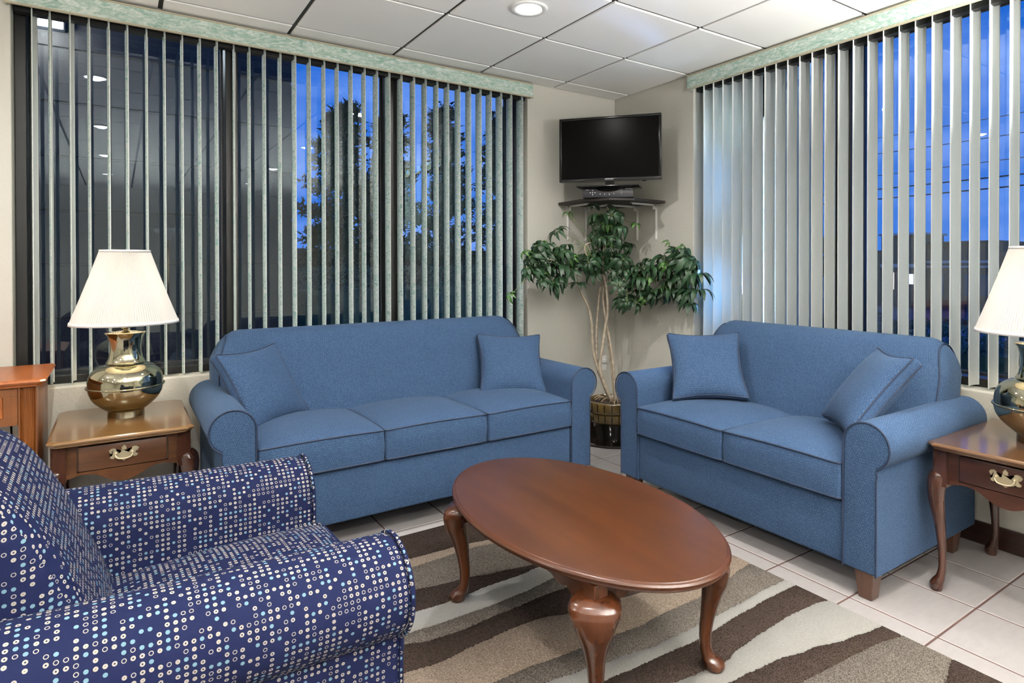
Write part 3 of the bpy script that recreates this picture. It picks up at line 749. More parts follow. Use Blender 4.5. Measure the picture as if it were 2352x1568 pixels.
def pull(parent, loc, rz):
    """batwing bail pull, plate in local xz facing -y"""
    h = empty('drawer_pull'); h.parent = parent; h.location = loc; h.rotation_euler = (0, 0, rz)
    half = [(0, .030), (.0075, .021), (.006, .013), (.0095, .012), (.008, .006), (.015, .002), (.020, .010), (.024, .012), (.023, .018), (.030, .0215), (.039, .019), (.044, .012), (.040, .004), (.034, .001), (.035, -.004), (.041, -.008), (.039, -.014), (.032, -.016), (.027, -.012), (.022, -.0165), (.014, -.020), (.008, -.019), (.005, -.024), (0, -.027)]
    half = [(a*1.18, b*1.18) for a, b in half]; out = half + [(-a, b) for a, b in half[-2:0:-1]]
    bm = bmesh.new(); A = [bm.verts.new((x, 0, z)) for x, z in out]; B_ = [bm.verts.new((x*.96, -.003, z*.96)) for x, z in out]
    for i in range(len(out)): j = (i+1) % len(out); bm.faces.new((A[i], A[j], B_[j], B_[i]))
    f1 = bm.faces.new(A); f2 = bm.faces.new(B_[::-1]); bmesh.ops.triangulate(bm, faces=[f1, f2]); 
    tube(bm, smoothpts([(-.028, -.006, .003), (-.029, -.012, -.004), (-.022, -.015, -.014), (-.010, -.016, -.0175), (0, -.016, -.0185), (.010, -.016, -.0175), (.022, -.015, -.014), (.029, -.012, -.004), (.028, -.006, .003)], 4), .0028, 8)
    for s in (-1, 1): tube(bm, [(s*.028, -.002, .003), (s*.028, -.010, .003), (s*.028, -.012, .003)], [.0048, .0048, .002], 10)
    me = mk('pull', bm, ANTQ, None, auto=40); bpy.data.objects.remove(h)
    me.parent = parent; me.location = loc; me.rotation_euler = (0, 0, rz); me.name = 'drawer_pull'; return me
WALNUT_L, WALNUT_TOP_L = WALNUT, WALNUT_TOP
WALNUT_R = m_wood('red_brown_table_wood', (.030, .009, .005), (.064, .021, .011), .34, .15, (3, 26, 26)); WALNUT_TOP_R = m_wood('red_brown_table_top_wood', (.085, .040, .017), (.13, .066, .030), .2, .5, (2.4, 24, 24))
def end_table(loc, rz, label, WALNUT=WALNUT_L, WALNUT_TOP=WALNUT_TOP_L):
    """front faces local -y; width along x"""
    t = tag(empty('end_table', loc, rz), label, 'table'); W2, D2, zt = .247, .325, .585
    def top_ring(off, z, ch=.035):
        w, d = W2+off, D2+off; c = ch
        return [(-w+c, -d, z), (w-c, -d, z), (w, -d+c, z), (w, d-c, z), (w-c, d, z), (-w+c, d, z), (-w, d-c, z), (-w, -d+c, z)]
    bm = bmesh.new(); rings = []
    for off, z in ((-.022, zt-.026), (-.010, zt-.024), (-.008, zt-.018), (-.002, zt-.014), (0, zt-.008), (-.003, zt-.003), (-.008, zt-.001), (-.010, zt)):
        rings.append([bm.verts.new(q) for q in top_ring(off, z, .022)])
    for p_, q_ in zip(rings, rings[1:]):
        for i in range(8): bm.faces.new((p_[i], p_[(i+1) % 8], q_[(i+1) % 8], q_[i]))
    bm.faces.new(rings[0][::-1]); bm.faces.new(rings[-1]); mk('tabletop', bm, WALNUT_TOP, t)
    cw, cdp = .212, .262; zb = zt-.026-.135
    # case: sides and back
    bm = bmesh.new(); box(bm, -cw, -cw+.018, -cdp, cdp, zb, zt-.026, .001); box(bm, cw-.018, cw, -cdp, cdp, zb, zt-.026, .001); box(bm, -cw, cw, cdp-.018, cdp, zb, zt-.026, .001)
    mk('case', bm, WALNUT, t)
    # scalloped front apron with drawer opening framed
    bm = bmesh.new(); N = 48; zt2 = zt-.026-.125
    for k in range(N):
        pass
    def zlow(s):
        m = abs(2*s-1)
        if m > .93: return zt2-.012
        if m > .45: return zt2-.012 - (-.0) + .0 + .010*math.sin((m-.45)/.48*PI) - .0
        return zt2-.012 - .036*math.cos(m/.45*PI/2)
    cols = []
    for k in range(N+1):
        s = k/N; x = -cw+.02 + (2*cw-.04)*s; cols.append([bm.verts.new((x, y, z)) for y, z in ((-cdp-.002, zt2+.008), (-cdp+.016, zt2+.008), (-cdp+.016, zlow(s)), (-cdp-.002, zlow(s)))])
    for A, B_ in zip(cols, cols[1:]):
        for i in range(4): bm.faces.new((A[i], A[(i+1) % 4], B_[(i+1) % 4], B_[i]))
    bm.faces.new(cols[0]); bm.faces.new(cols[-1][::-1])
    mk('apron', bm, WALNUT, t)
    bm = bmesh.new(); box(bm, -cw+.018, -cw+.058, -cdp-.002, -cdp+.016, zt2+.008, zt-.026, .001); box(bm, cw-.058, cw-.018, -cdp-.002, -cdp+.016, zt2+.008, zt-.026, .001); box(bm, -cw+.058, cw-.058, -cdp-.002, -cdp+.016, zt-.038, zt-.026)
    mk('drawer_surround', bm, WALNUT, t)
    dz0, dz1 = zt2+.011, zt-.041; dx = cw-.061
    bm = bmesh.new(); box(bm, -dx, dx, -cdp-.010, -cdp+.014, dz0, dz1, .007, 2)
    dr = mk('drawer_front', bm, WALNUT, t, auto=30); pull(dr, (0, -cdp-.0105, (dz0+dz1)/2+.004), 0)
    for sx in (-1, 1):
        for sy in (-1, 1):
            bm = bmesh.new(); cabriole(bm, (sx*(cw+.007), sy*(cdp-.012)), zt, (sx, sy*.45, 0), knee=.08, size=.88, zk=zb+.012)
            postblock(bm, sx*(cw-.001), sy*(cdp-.001), .034, zb-.01, zt-.0265)
            mk('leg', bm, DARKWALNUT, t, auto=40)
    return t
end_table((-3.197, -.385, 0), 0, 'brown end table with brass drawer pull, left of the three-seat sofa')
end_table((-.345, -2.84, 0), -PI/2, 'dark red-brown end table with curved leg and brass pull, right of the two-seat sofa', WALNUT_R, WALNUT_TOP_R)

# ------------------------------------------------------------------ lamps
def lamp(loc, label):
    t = tag(empty('table_lamp', loc), label, 'lamp')
    prof = [(.070, 0), (.071, .004), (.070, .026), (.072, .030), (.090, .044), (.118, .070), (.137, .100), (.144, .128), (.1445, .134)]
    prof2 = [(.1445, .134), (.144, .160), (.137, .190), (.120, .214), (.098, .230), (.078, .237), (.074, .240)]
    prof3 = [(.074, .2405), (.0765, .243), (.073, .247), (.066, .262), (.0605, .290), (.060, .310), (.063, .340), (.069, .362), (.077, .372), (.079, .376), (.076, .379), (.040, .383), (.012, .386)]
    def sm(p): return [(q.x, q.y) for q in smoothpts([Vector((a, b, 0)) for a, b in p], 3)]
    bm = bmesh.new(); lathe(bm, sm(prof[3:] + prof2[1:]), 64, cap=False); lathe(bm, prof[:4], 64, cap=False)
    body = mk('body', bm, LAMPB, t, auto=35)
    bm = bmesh.new(); lathe(bm, [(.1440, .1335), (.149, .134), (.1515, .1375), (.149, .141), (.1440, .1415)], 64, cap=False); mk('band', bm, LAMPB, body, smooth=True)
    bm = bmesh.new(); lathe(bm, prof3, 64, cap=False); mk('neck', bm, LAMPB, t, auto=35)
    bm = bmesh.new(); lathe(bm, [(.008, .384), (.010, .392), (.017, .396), (.018, .404), (.010, .409), (.011, .418), (.015, .424), (.015, .470), (.006, .474)], 20); mk('socket', bm, BRASS, t, auto=40)
    bm = bmesh.new(); bmesh.ops.create_uvsphere(bm, u_segments=16, v_segments=10, radius=.030); mk('bulb', bm, BULB, t, smooth=True, loc=(0, 0, .505))
    z0, z1, r0, r1 = .420, .745, .205, .094; n = 260
    bm = bmesh.new(); ro = []
    for z, r_ in ((z0, r0), (z0+.33*(z1-z0), r0+.33*(r1-r0)-.002), (z0+.66*(z1-z0), r0+.66*(r1-r0)-.002), (z1, r1)):
        ro.append([bm.verts.new(((r_+(.0018 if i % 2 else -.0018))*math.cos(2*PI*i/n), (r_+(.0018 if i % 2 else -.0018))*math.sin(2*PI*i/n), z)) for i in range(n)])
    for a, b in zip(ro, ro[1:]):
        for i in range(n): bm.faces.new((a[i], a[(i+1) % n], b[(i+1) % n], b[i]))
    sh = mk('lamp_shade', bm, SHADE, t)
    bm = bmesh.new(); lathe(bm, [(r0-.002, z0-.004), (r0+.0035, z0-.004), (r0+.001, z0+.010), (r0-.002, z0+.010)], 96, cap=False); mk('shade_trim', bm, SHADETRIM, sh, smooth=True)
    bm = bmesh.new(); lathe(bm, [(r1-.003, z1-.008), (r1+.004, z1-.008), (r1+.003, z1+.003), (r1-.003, z1+.003)], 96, cap=False); mk('shade_trim', bm, SHADETRIM, sh, smooth=True)
    bm = bmesh.new()
    for k in range(3): tube(bm, [(0, 0, z1-.02), (r1*math.cos(k*2.094), r1*math.sin(k*2.094), z1-.004)], .0015, 6)
    tube(bm, smoothpts([(.012, 0, .47), (.038, 0, .50), (.045, 0, .56), (.030, 0, .68), (0, 0, z1-.02)], 4), .0015, 6); tube(bm, smoothpts([(-.012, 0, .47), (-.038, 0, .50), (-.045, 0, .56), (-.030, 0, .68), (0, 0, z1-.02)], 4), .0015, 6)
    mk('harp', bm, BRASS, t)
    ld = bpy.data.lights.new('lamp_bulb', 'POINT'); ld.energy = LIGHT_LAMP; ld.color = (1, .83, .60); ld.shadow_soft_size = .03
    lo = bpy.data.objects.new('lamp_bulb', ld); COL.objects.link(lo); lo.location = (0, 0, .565); lo.parent = t
lamp((-3.187, -.33, .585), 'lit brass table lamp with white pleated shade, between the orange desk and the long sofa')
lamp((-.335, -2.852, .585), 'lit brass table lamp with pleated shade, at the right edge of the picture')

def added_uplight(x, y, label, power):  # uplighters added outside the view to brighten the ceiling
    t = tag(empty('added_floor_lamp', (x, y, 0)), label, 'lamp')
    bm = bmesh.new(); lathe(bm, [(.14, 0), (.14, .012), (.05, .022), (.012, .03)], 32); mk('lamp_base', bm, BRASS, t, auto=40)
    bm = bmesh.new(); tube(bm, [(0, 0, .03), (0, 0, 1.60)], .011, 12); mk('pole', bm, BRASS, t, smooth=True)
    bm = bmesh.new(); lathe(bm, [(.012, 1.58), (.06, 1.60), (.12, 1.65), (.165, 1.73), (.160, 1.73), (.115, 1.658), (.055, 1.612), (.006, 1.60)], 40, cap=False); mk('bowl', bm, WHITE, t, smooth=True)
    ld = bpy.data.lights.new('added_uplight', 'AREA'); ld.shape = 'DISK'; ld.size = .26; ld.energy = LIGHT_UP*power; ld.color = (1, .98, .95)
    lo = bpy.data.objects.new('added_uplight', ld); COL.objects.link(lo); lo.location = (0, 0, 1.71); lo.rotation_euler = (PI, 0, 0); lo.parent = t
added_uplight(-.55, -3.80, 'added unseen brass uplighter beyond the right-hand end table, out of the picture', 215); added_uplight(-2.7, -5.0, 'added unseen brass uplighter in the room behind the viewpoint', 480); added_uplight(-4.9, -1.3, 'added unseen brass uplighter in the room left of the orange desk', 8)
# ------------------------------------------------------------------ desk at left
def desk():
    t = tag(empty('desk', (-4.2, -.26, 0)), 'orange-brown wooden desk with fluted post, at the left edge of the picture', 'desk')
    x0, x1, y0, y1, zt = -4.95, -3.455, -.515, -.03, .808
    def ring(off, z, c): 
        a0, a1, b0, b1 = x0-off, x1+off, y0-off, y1
        return [(a0, b0, z), (a1-c, b0, z), (a1, b0+c, z), (a1, b1, z), (a0, b1, z)]
    loc = Vector(t.location)
    bm = bmesh.new(); rings = []
    for off, z in ((-.022, zt-.032), (-.014, zt-.029), (-.012, zt-.022), (-.004, zt-.017), (0, zt-.010), (-.004, zt-.004), (-.010, zt-.0015), (-.013, zt)):
        rings.append([bm.verts.new(Vector(q)-loc) for q in ring(off, z, .016)])
    for p_, q_ in zip(rings, rings[1:]):
        for i in range(5): bm.faces.new((p_[i], p_[(i+1) % 5], q_[(i+1) % 5], q_[i]))
    bm.faces.new(rings[0][::-1]); bm.faces.new(rings[-1]); mk('desktop', bm, OAK, t)
    def part(name, mat, *a, **k):
        o = mk(name, bx(*a, **k), mat, t, auto=35); o.location = -loc; return o
    xe = x1-.030
    part('side_panel', OAK_V, xe-.016, xe, y0+.075, y1-.003, 0, zt-.033, bev=.002); part('side_panel', OAK_V, x0+.03, x0+.046, y0+.075, y1-.003, 0, zt-.033, bev=.002)
    for px in (xe-.058, x0+.03):
        bm = bmesh.new(); n = 24; cols = []
        for k in range(n+1):
            s = k/n; x = px + .058*s; y = y0+.028 + (.006*abs(math.sin(s*PI*5)) if .1 < s < .9 else 0)*1.0
            cols.append((x, y))
        prof = cols + [(px+.058, y0+.078), (px, y0+.078)]
        A = [bm.verts.new((x, y, 0)) for x, y in prof]; B_ = [bm.verts.new((x, y, zt-.033)) for x, y in prof]
        for i in range(len(prof)): j = (i+1) % len(prof); bm.faces.new((A[i], A[j], B_[j], B_[i]))
        bm.faces.new(A[::-1]); bm.faces.new(B_); o = mk('fluted_post', bm, OAK_V, t); o.location = -loc
    # drawer with inset panel
    a0, a1 = xe-.060-.50, xe-.060; z0, z1 = zt-.033-.150, zt-.036
    for k in range(2):
        s0, s1 = a0-k*.505, a1-k*.505
        d = empty('drawer'); bpy.data.objects.remove(d)
        bm = bmesh.new(); y = y0+.034
        box(bm, s0, s1, y, y+.02, z1-.030, z1, .001); box(bm, s0, s1, y, y+.02, z0, z0+.030, .001); box(bm, s0, s0+.045, y, y+.02, z0+.030, z1-.030, .001); box(bm, s1-.045, s1, y, y+.02, z0+.030, z1-.030, .001)
        d = mk('drawer', bm, OAK_V, t); d.location = -loc
        o = mk('drawer_panel', bx(s0+.0455, s1-.0455, y+.003, y+.012, z0+.0305, z1-.0305, bev=.003), OAK, d)
desk()

# ------------------------------------------------------------------ rug
def rug():
    B_ = {'b1': [(-2.237, -1.22), (-2.037, -1.227), (-1.97, -1.229), (-1.838, -1.248)], 'b2': [(-2.252, -1.295), (-2.065, -1.287), (-1.956, -1.276), (-1.805, -1.298)],
     'b3': [(-2.316, -1.466), (-2.134, -1.494), (-2.081, -1.5), (-1.964, -1.529), (-1.796, -1.559)], 'b4': [(-2.391, -1.614), (-2.223, -1.623), (-2.15, -1.619), (-2.032, -1.606), (-1.875, -1.607), (-1.804, -1.594)],
     'b5': [(-2.455, -1.722), (-2.274, -1.732), (-2.103, -1.734), (-1.96, -1.725), (-1.77, -1.70)], 'b6': [(-2.473, -1.77), (-2.348, -1.804), (-2.251, -1.811), (-2.097, -1.799), (-1.861, -1.786), (-1.764, -1.792)],
     'b7': [(-2.527, -1.912), (-2.386, -1.929), (-2.243, -1.913), (-2.10, -1.903), (-2.01, -1.906), (-1.864, -1.944), (-1.5, -1.99), (-1.3, -1.985)], 'b8': [(-2.306, -2.107), (-2.198, -2.106), (-2.034, -2.12), (-1.826, -2.134), (-1.721, -2.142), (-1.601, -2.133), (-1.402, -2.134), (-1.205, -2.103), (-1.117, -2.082), (-1.054, -2.076)],
     'b9': [(-2.175, -2.198), (-2.016, -2.216), (-1.929, -2.231), (-1.758, -2.254), (-1.525, -2.256), (-1.327, -2.248), (-1.174, -2.24), (-1.053, -2.241)], 'b10': [(-1.994, -2.292), (-1.87, -2.3), (-1.602, -2.311), (-1.386, -2.294), (-1.2, -2.286), (-1.042, -2.288)],
     'b11': [(-1.858, -2.419), (-1.758, -2.431), (-1.643, -2.44), (-1.548, -2.422), (-1.413, -2.41), (-1.258, -2.402), (-1.104, -2.409), (-1.041, -2.423)], 'b12': [(-1.8, -2.50), (-1.666, -2.514), (-1.505, -2.527), (-1.382, -2.553), (-1.206, -2.596), (-1.092, -2.617), (-1.046, -2.622)],
     'b13': [(-1.54, -2.635), (-1.455, -2.641), (-1.305, -2.652), (-1.18, -2.663), (-1.036, -2.69)], 'b14': [(-1.6, -2.90), (-1.195, -2.881), (-1.031, -2.843)], 'b15': [(-1.6, -3.05), (-1.0, -3.02)], 'b16': [(-1.6, -3.22), (-1.0, -3.25)]}
    colr = [0, 1, 2, 0, 3, 2, 0, 1, 2, 3, 0, 3, 0, 2, 0, 1, 3]
    x0, x1, y0, y1 = -2.93, -1.045, -3.42, -.985
    def f(P, x):
        if x <= P[0][0]: return P[0][1]
        if x >= P[-1][0]: return P[-1][1]
        for (a, b), (c, d) in zip(P, P[1:]):
            if a <= x <= c: s = (x-a)/(c-a); s = s*s*(3-2*s); return b + (d-b)*s
    keys = sorted(B_, key=lambda k: int(k[1:])); nx = 420; rnd = random.Random(3)
    t = tag(empty('area_rug', ((x0+x1)/2, (y0+y1)/2, 0)), 'shag rug with wavy brown, beige, taupe and ivory stripes under the oval coffee table', 'rug')
    def line(k):
        if k < 0: return [y1]*(nx+1)
        if k >= len(keys): return [y0]*(nx+1)
        out = []
        for i in range(nx+1):
            x = x0 + (x1-x0)*i/nx; out.append(f(B_[keys[k]], x) + rnd.uniform(-.0028, .0028) + .006*math.sin(x*7+k*1.7)*(1 if x < -2.5 else 0))
        return out
    Ls = [line(k-1) for k in range(len(keys)+2)]
    for s in range(len(Ls)-1):
        A, C_ = Ls[s], Ls[s+1]; bm = bmesh.new(); ht = .013 + (.0012 if colr[s] in (1, 3) else 0); prev = None
        rows = []
        for i in range(nx+1):
            x = x0 + (x1-x0)*i/nx; ya, yc = A[i], C_[i]; m = min(.004, (ya-yc)*.25)
            rows.append([bm.verts.new((x, y, z)) for y, z in ((ya, 0), (ya, ht-.003), (ya-m, ht), (yc+m, ht), (yc, ht-.003), (yc, 0))])
        for a, b in zip(rows, rows[1:]):
            for k in range(5): bm.faces.new((a[k], a[k+1], b[k+1], b[k]))
        bm.faces.new(rows[0]); bm.faces.new(rows[-1][::-1])
        o = mk('stripe', bm, RUG[colr[s]], t, auto=60); o.location = -t.location
        o['label'] = ('dark brown', 'beige', 'speckled taupe', 'ivory')[colr[s]] + ' wavy stripe'
rug()

# ------------------------------------------------------------------ corner shelf, television, cable box
def shelf():
    t = tag(empty('corner_shelf', (-.25, -.25, 1.70)), 'dark corner shelf on pale brackets below the television', 'shelf')
    pts = [(-.002, -.002), (-.55, -.002), (-.57, -.30), (-.47, -.485), (-.31, -.57), (-.002, -.553)]
    bm = bmesh.new(); A = [bm.verts.new((x, y, 1.703)) for x, y in pts]; B_ = [bm.verts.new((x, y, 1.721)) for x, y in pts]
    for i in range(6): bm.faces.new((A[i], A[(i+1) % 6], B_[(i+1) % 6], B_[i]))
    bm.faces.new(A[::-1]); bm.faces.new(B_); bmesh.ops.bevel(bm, geom=bm.edges[:], offset=.002, segments=1, affect='EDGES')
    o = mk('board', bm, SHELFWOOD, t); o.location = -t.location
    for ax, a in (('x', -.462), ('x', -.290), ('y', -.262), ('y', -.462)):
        bm = bmesh.new(); w = .010
        def B(p0, p1, d0, d1, z0, z1):
            if ax == 'x': box(bm, p0, p1, -d1, -d0, z0, z1, .0015)
            else: box(bm, -d1, -d0, p0, p1, z0, z1, .0015)
        B(a-w, a+w, .001, .006, 1.445, 1.702); B(a-w, a+w, .001, .25, 1.698, 1.7025)
        B(a-.003, a+.003, .004, .012, 1.452, 1.70); B(a-.003, a+.003, .006, .235, 1.690, 1.699)
        B(a-.003, a+.003, .004, .040, 1.665, 1.699)
        o = mk('bracket', bm, WHITE, t); o.location = -t.location
shelf()
def text(body, size, parent, loc, rot, mat, ext=.0004):
    cu = bpy.data.curves.new('lettering', 'FONT'); cu.body = body; cu.size = size; cu.extrude = ext; cu.align_x = 'CENTER'; cu.align_y = 'CENTER'
    o = bpy.data.objects.new('lettering', cu); COL.objects.link(o); dg = bpy.context.evaluated_depsgraph_get()
    me = bpy.data.meshes.new_from_object(o.evaluated_get(dg)); bpy.data.objects.remove(o); me.materials.clear(); me.materials.append(mat)
    o = bpy.data.objects.new('lettering', me); COL.objects.link(o); o.parent = parent; o.location = loc; o.rotation_euler = rot; return o
def tv():
    a, b = Vector((-.669, -.186, 0)), Vector((-.223, -.734, 0)); d = (b-a); c = (a+b)/2; rz = math.atan2(d.y, d.x)
    t = tag(empty('television', (c.x, c.y, 1.79), rz), 'black flat television above the corner shelf, screen off', 'television')
    w = d.length/2; z0, z1 = 1.838-1.79, 2.281-1.79
    bm = bmesh.new(); box(bm, -w, w, -.0, .030, z0, z1, .004, 2); box(bm, -w*.6, w*.6, .030, .060, z0+.06, z1-.08, .012, 2); sh = mk('housing', bm, TVB, t, auto=35)
    bm = bmesh.new(); bz = .018
    for q in ((-w, w, z1-bz, z1), (-w, w, z0, z0+bz+.004), (-w, -w+bz, z0+bz, z1-bz), (w-bz, w, z0+bz, z1-bz)): box(bm, q[0], q[1], -.008, .001, q[2], q[3], .0035, 3)
    mk('bezel', bm, TVB, t, auto=35)
    mk('screen', bx(-w+bz-.001, w-bz+.001, -.003, .0005, z0+bz+.003, z1-bz+.001), TVS, t)
    mk('bezel_line', bx(-w+.002, w-.002, -.0088, -.0078, z0+.001, z0+.0025), plain('bezel_highlight', (.12, .12, .12), .3, 1), t)
    text('SAMSUNG', .013, t, (0, -.0085, z0+.013), (PI/2, 0, 0), LETTER)
    bm = bmesh.new(); box(bm, -.030, .030, .004, .034, .012, z0+.06, .004, 2); mk('stand_neck', bm, TVB, t, auto=35)
    bm = bmesh.new(); box(bm, -.21, .21, -.09, .11, 0, .010, .004, 2); mk('stand_base', bm, TVB, t, auto=35)
    mk('sensor', bx(w-.13, w-.10, .0, .02, z0-.008, z0, bev=.002), TVB, t)
    # cable box under the stand
    cb = Vector((-.445, -.448, 1.7215)); rz2 = R(-43)
    b2 = tag(empty('cable_box', (cb.x+.045, cb.y+.05, cb.z), rz2), 'dark grey cable box on the corner shelf under the television base', 'cable box')
    W2, D2, hh = .172, .10, .067
    mk('box_case', bx(-W2, W2, -D2, D2, .002, hh, bev=.003), BOXM, b2, auto=35)
    bm = bmesh.new(); n = 20; A = []
    top = [(-.078 + .156*k/n, hh-.003) for k in range(n+1)]; bot = [(.078*math.cos(PI*k/n), hh-.003-.024*math.sin(PI*k/n)) for k in range(1, n)]
    vs = [bm.verts.new((x, -D2-.0008, z)) for x, z in top+bot]; bm.faces.new(vs); mk('display', bm, plain('display_black', (.001, .001, .001), .6, spec=.1), b2)
    bm = bmesh.new()
    for x, z in ((-.104, .036), (-.104, .050), (-.104, .022), (-.120, .036), (-.088, .036), (-.052, .026), (-.022, .023), (.010, .023), (.040, .028), (.092, .050), (.092, .030)):
        tube(bm, [(x, -D2, z), (x, -D2-.003, z)], .0032, 10)
    o = mk('button', bm, LETTER, b2); o['kind'] = 'stuff'
    text('MOTOROLA', .0085, b2, (.142, -D2-.0006, .058), (PI/2, 0, 0), LETTER)
    text('HD DVR', .0065, b2, (-.140, -D2-.0006, .054), (PI/2, 0, 0), LETTER)
tv()

# ------------------------------------------------------------------ plant
def plant():
    t = tag(empty('potted_plant', (-.285, -.30, 0)), 'tall umbrella plant in a brown glazed pot, in the corner between the sofas', 'plant'); base = Vector((-.285, -.30, 0))
    bm = bmesh.new(); lathe(bm, [(.20, 0), (.235, .006), (.245, .018), (.238, .020), (.19, .010), (.10, .010)], 48); mk('saucer', bm, POTD, t, auto=40)
    bm = bmesh.new(); lathe(bm, [(.108, .011), (.112, .03), (.125, .07), (.142, .115), (.152, .140)], 48, cap=False); mk('pot_foot', bm, POTD, t, auto=40)
    bm = bmesh.new(); lathe(bm, [(.150, .138), (.163, .145), (.170, .160), (.172, .205), (.166, .212), (.178, .218), (.184, .232), (.186, .285), (.181, .293), (.172, .294), (.166, .28), (.16, .25)], 48, cap=False)
    pot = mk('pot', bm, POT, t, auto=40)
    bm = bmesh.new()
    for k in range(22): th = 2*PI*k/22; c_, s_ = math.cos(th), math.sin(th); tube(bm, [(.1735*c_, .1735*s_, .158), (.1738*c_, .1738*s_, .207)], .003, 5); tube(bm, [(.1865*c_, .1865*s_, .232), (.1875*c_, .1875*s_, .286)], .003, 5)
    o = mk('pot_rib', bm, POTD, pot); o['kind'] = 'stuff'
    bm = bmesh.new(); lathe(bm, [(.165, .262), (.10, .275), (.05, .285), (.004, .288)], 32, cap=False); mk('soil', bm, SOIL, t, smooth=True)
    bm = bmesh.new(); rn = random.Random(5)
    for k in range(26):
        a = rn.uniform(0, 2*PI); r0 = rn.uniform(.02, .08); P = [(r0*math.cos(a), r0*math.sin(a), .285), ((r0+.03)*math.cos(a+.3), (r0+.03)*math.sin(a+.3), .31), ((r0+.07)*math.cos(a+.2), (r0+.07)*math.sin(a+.2), .285)]
        tube(bm, smoothpts(P, 3), rn.uniform(.002, .005), 5)
    tube(bm, smoothpts([(.02, -.15, .29), (-.02, -.19, .295), (-.055, -.186, .25), (-.06, -.19, .16), (-.062, -.19, .09)], 5), .0022, 5)
    o = mk('surface_root', bm, ROOT, t); o['kind'] = 'stuff'
    # stems: (world) offsets given as lateral (towards the right window) / height
    lat = Vector((.8215, -.5702, 0)); dep = Vector((.5702, .8215, 0))
    def P3(l, z, d=0): return lat*l + dep*d + Vector((0, 0, z))
    stems = [[(-.01, .28, 0), (-.04, .36, .0), (-.075, .46, 0), (-.115, .55, .01), (-.14, .66, 0), (-.145, .80, -.02), (-.17, .95, -.04), (-.22, 1.05, -.05), (-.25, 1.13, -.06)],
             [(-.02, .28, .02), (-.06, .40, .03), (-.10, .50, .04), (-.11, .62, .04), (-.11, .75, .05), (-.10, .92, .04), (-.085, 1.08, .03), (-.06, 1.20, .02), (-.05, 1.35, .02)],
             [(.0, .28, -.02), (-.05, .38, -.02), (-.09, .52, -.02), (-.075, .66, -.03), (-.055, .80, -.03), (-.035, .93, -.03), (-.045, 1.10, -.04), (-.07, 1.22, -.05), (-.06, 1.42, -.04)],
             [(.02, .28, .03), (.01, .42, .04), (-.01, .60, .05), (-.03, .80, .05), (-.05, 1.0, .04), (-.06, 1.2, .03), (-.03, 1.40, .02)],
             [(.03, .28, 0), (.015, .45, .01), (.0, .62, .02), (-.04, .85, .01), (-.065, 1.05, 0), (-.02, 1.18, -.02), (.06, 1.19, -.05)],
             [(-.03, 1.21, -.06), (-.13, 1.28, -.10), (-.195, 1.34, -.12), (-.20, 1.40, -.12), (-.16, 1.42, -.10)],
             [(-.07, 1.25, -.05), (.0, 1.22, -.08), (.10, 1.20, -.12), (.16, 1.205, -.14)],
             [(.02, 1.06, -.05), (.10, 1.075, -.10), (.16, 1.10, -.14), (.20, 1.125, -.16), (.30, 1.145, -.17), (.42, 1.20, -.20), (.50, 1.20, -.22)],
             [(-.25, 1.13, -.06), (-.34, 1.14, -.14), (-.44, 1.20, -.22), (-.50, 1.27, -.28)],
             [(-.05, 1.40, .02), (-.03, 1.52, 0), (.0, 1.60, -.02), (-.04, 1.68, -.03)]]
    rads = [.013, .011, .012, .010, .011, .007, .006, .007, .007, .008]
    for s_, r_ in zip(stems, rads):
        P = smoothpts([P3(*q) for q in s_], 5); n = len(P); bm = bmesh.new(); tube(bm, P, [r_*(1-.45*i/(n-1)) for i in range(n)], 8); mk('stem', bm, BARK, t, smooth=True)
    # compound leaves
    def leafmesh(seed, nl, L0, droop, matb):
        rn = random.Random(seed); bm = bmesh.new()
        for k in range(nl):
            a = 2*PI*(k + rn.uniform(-.18, .18))/nl; L_ = L0*rn.uniform(.75, 1.1); wd = L_*.135; dr = droop*rn.uniform(.7, 1.3)
            dirv = Vector((math.cos(a), math.sin(a), 0)); sd = Vector((-dirv.y, dirv.x, 0)); ns = 6; rows = []
            for i in range(ns+1):
                s = i/ns; ang = -.15 + dr*s; 
                r_ = L_*(.12 + .88*s)
                p_ = dirv*(r_*math.cos(dr*s*.8)) + Vector((0, 0, .012*math.sin(s*PI) - r_*math.sin(dr*s*.8)))
                w_ = wd*math.sin(min(1, s*.96+.04)*PI)**.75*(1.15 if .3 < s < .7 else 1)
                up = Vector((0, 0, w_*.35))
                rows.append([bm.verts.new(p_ - sd*w_ + up), bm.verts.new(p_), bm.verts.new(p_ + sd*w_ + up)])
            for A, B_ in zip(rows, rows[1:]):
                for q in range(2): bm.faces.new((A[q], A[q+1], B_[q+1], B_[q])).material_index = 0
            tube(bm, [(0, 0, 0), rows[0][1].co], .0012, 4, mi=1)
        bmesh.ops.remove_doubles(bm, verts=bm.verts[:], dist=1e-5)
        me = bpy.data.meshes.new('leaf'); bm.to_mesh(me); bm.free(); me.materials.append(matb); me.materials.append(STEMG)
        me.polygons.foreach_set('use_smooth', [True]*len(me.polygons)); return me
    LM = [leafmesh(s, nl, L0, dr, LEAF) for s, nl, L0, dr in ((1, 8, .120, .8), (2, 7, .130, 1.15), (3, 9, .115, .95), (4, 7, .135, 1.4), (5, 8, .110, .5))]
    LB = [leafmesh(s, nl, L0, dr, LEAFB) for s, nl, L0, dr in ((11, 7, .085, 1.2), (12, 6, .08, .9))]
    rn = random.Random(21)
    C = []   # lateral, height, depth(from pot plane, negative = towards the room), scale, kind
    def add(l, z, d, s, k=None): C.append((l, z, d, s, k))
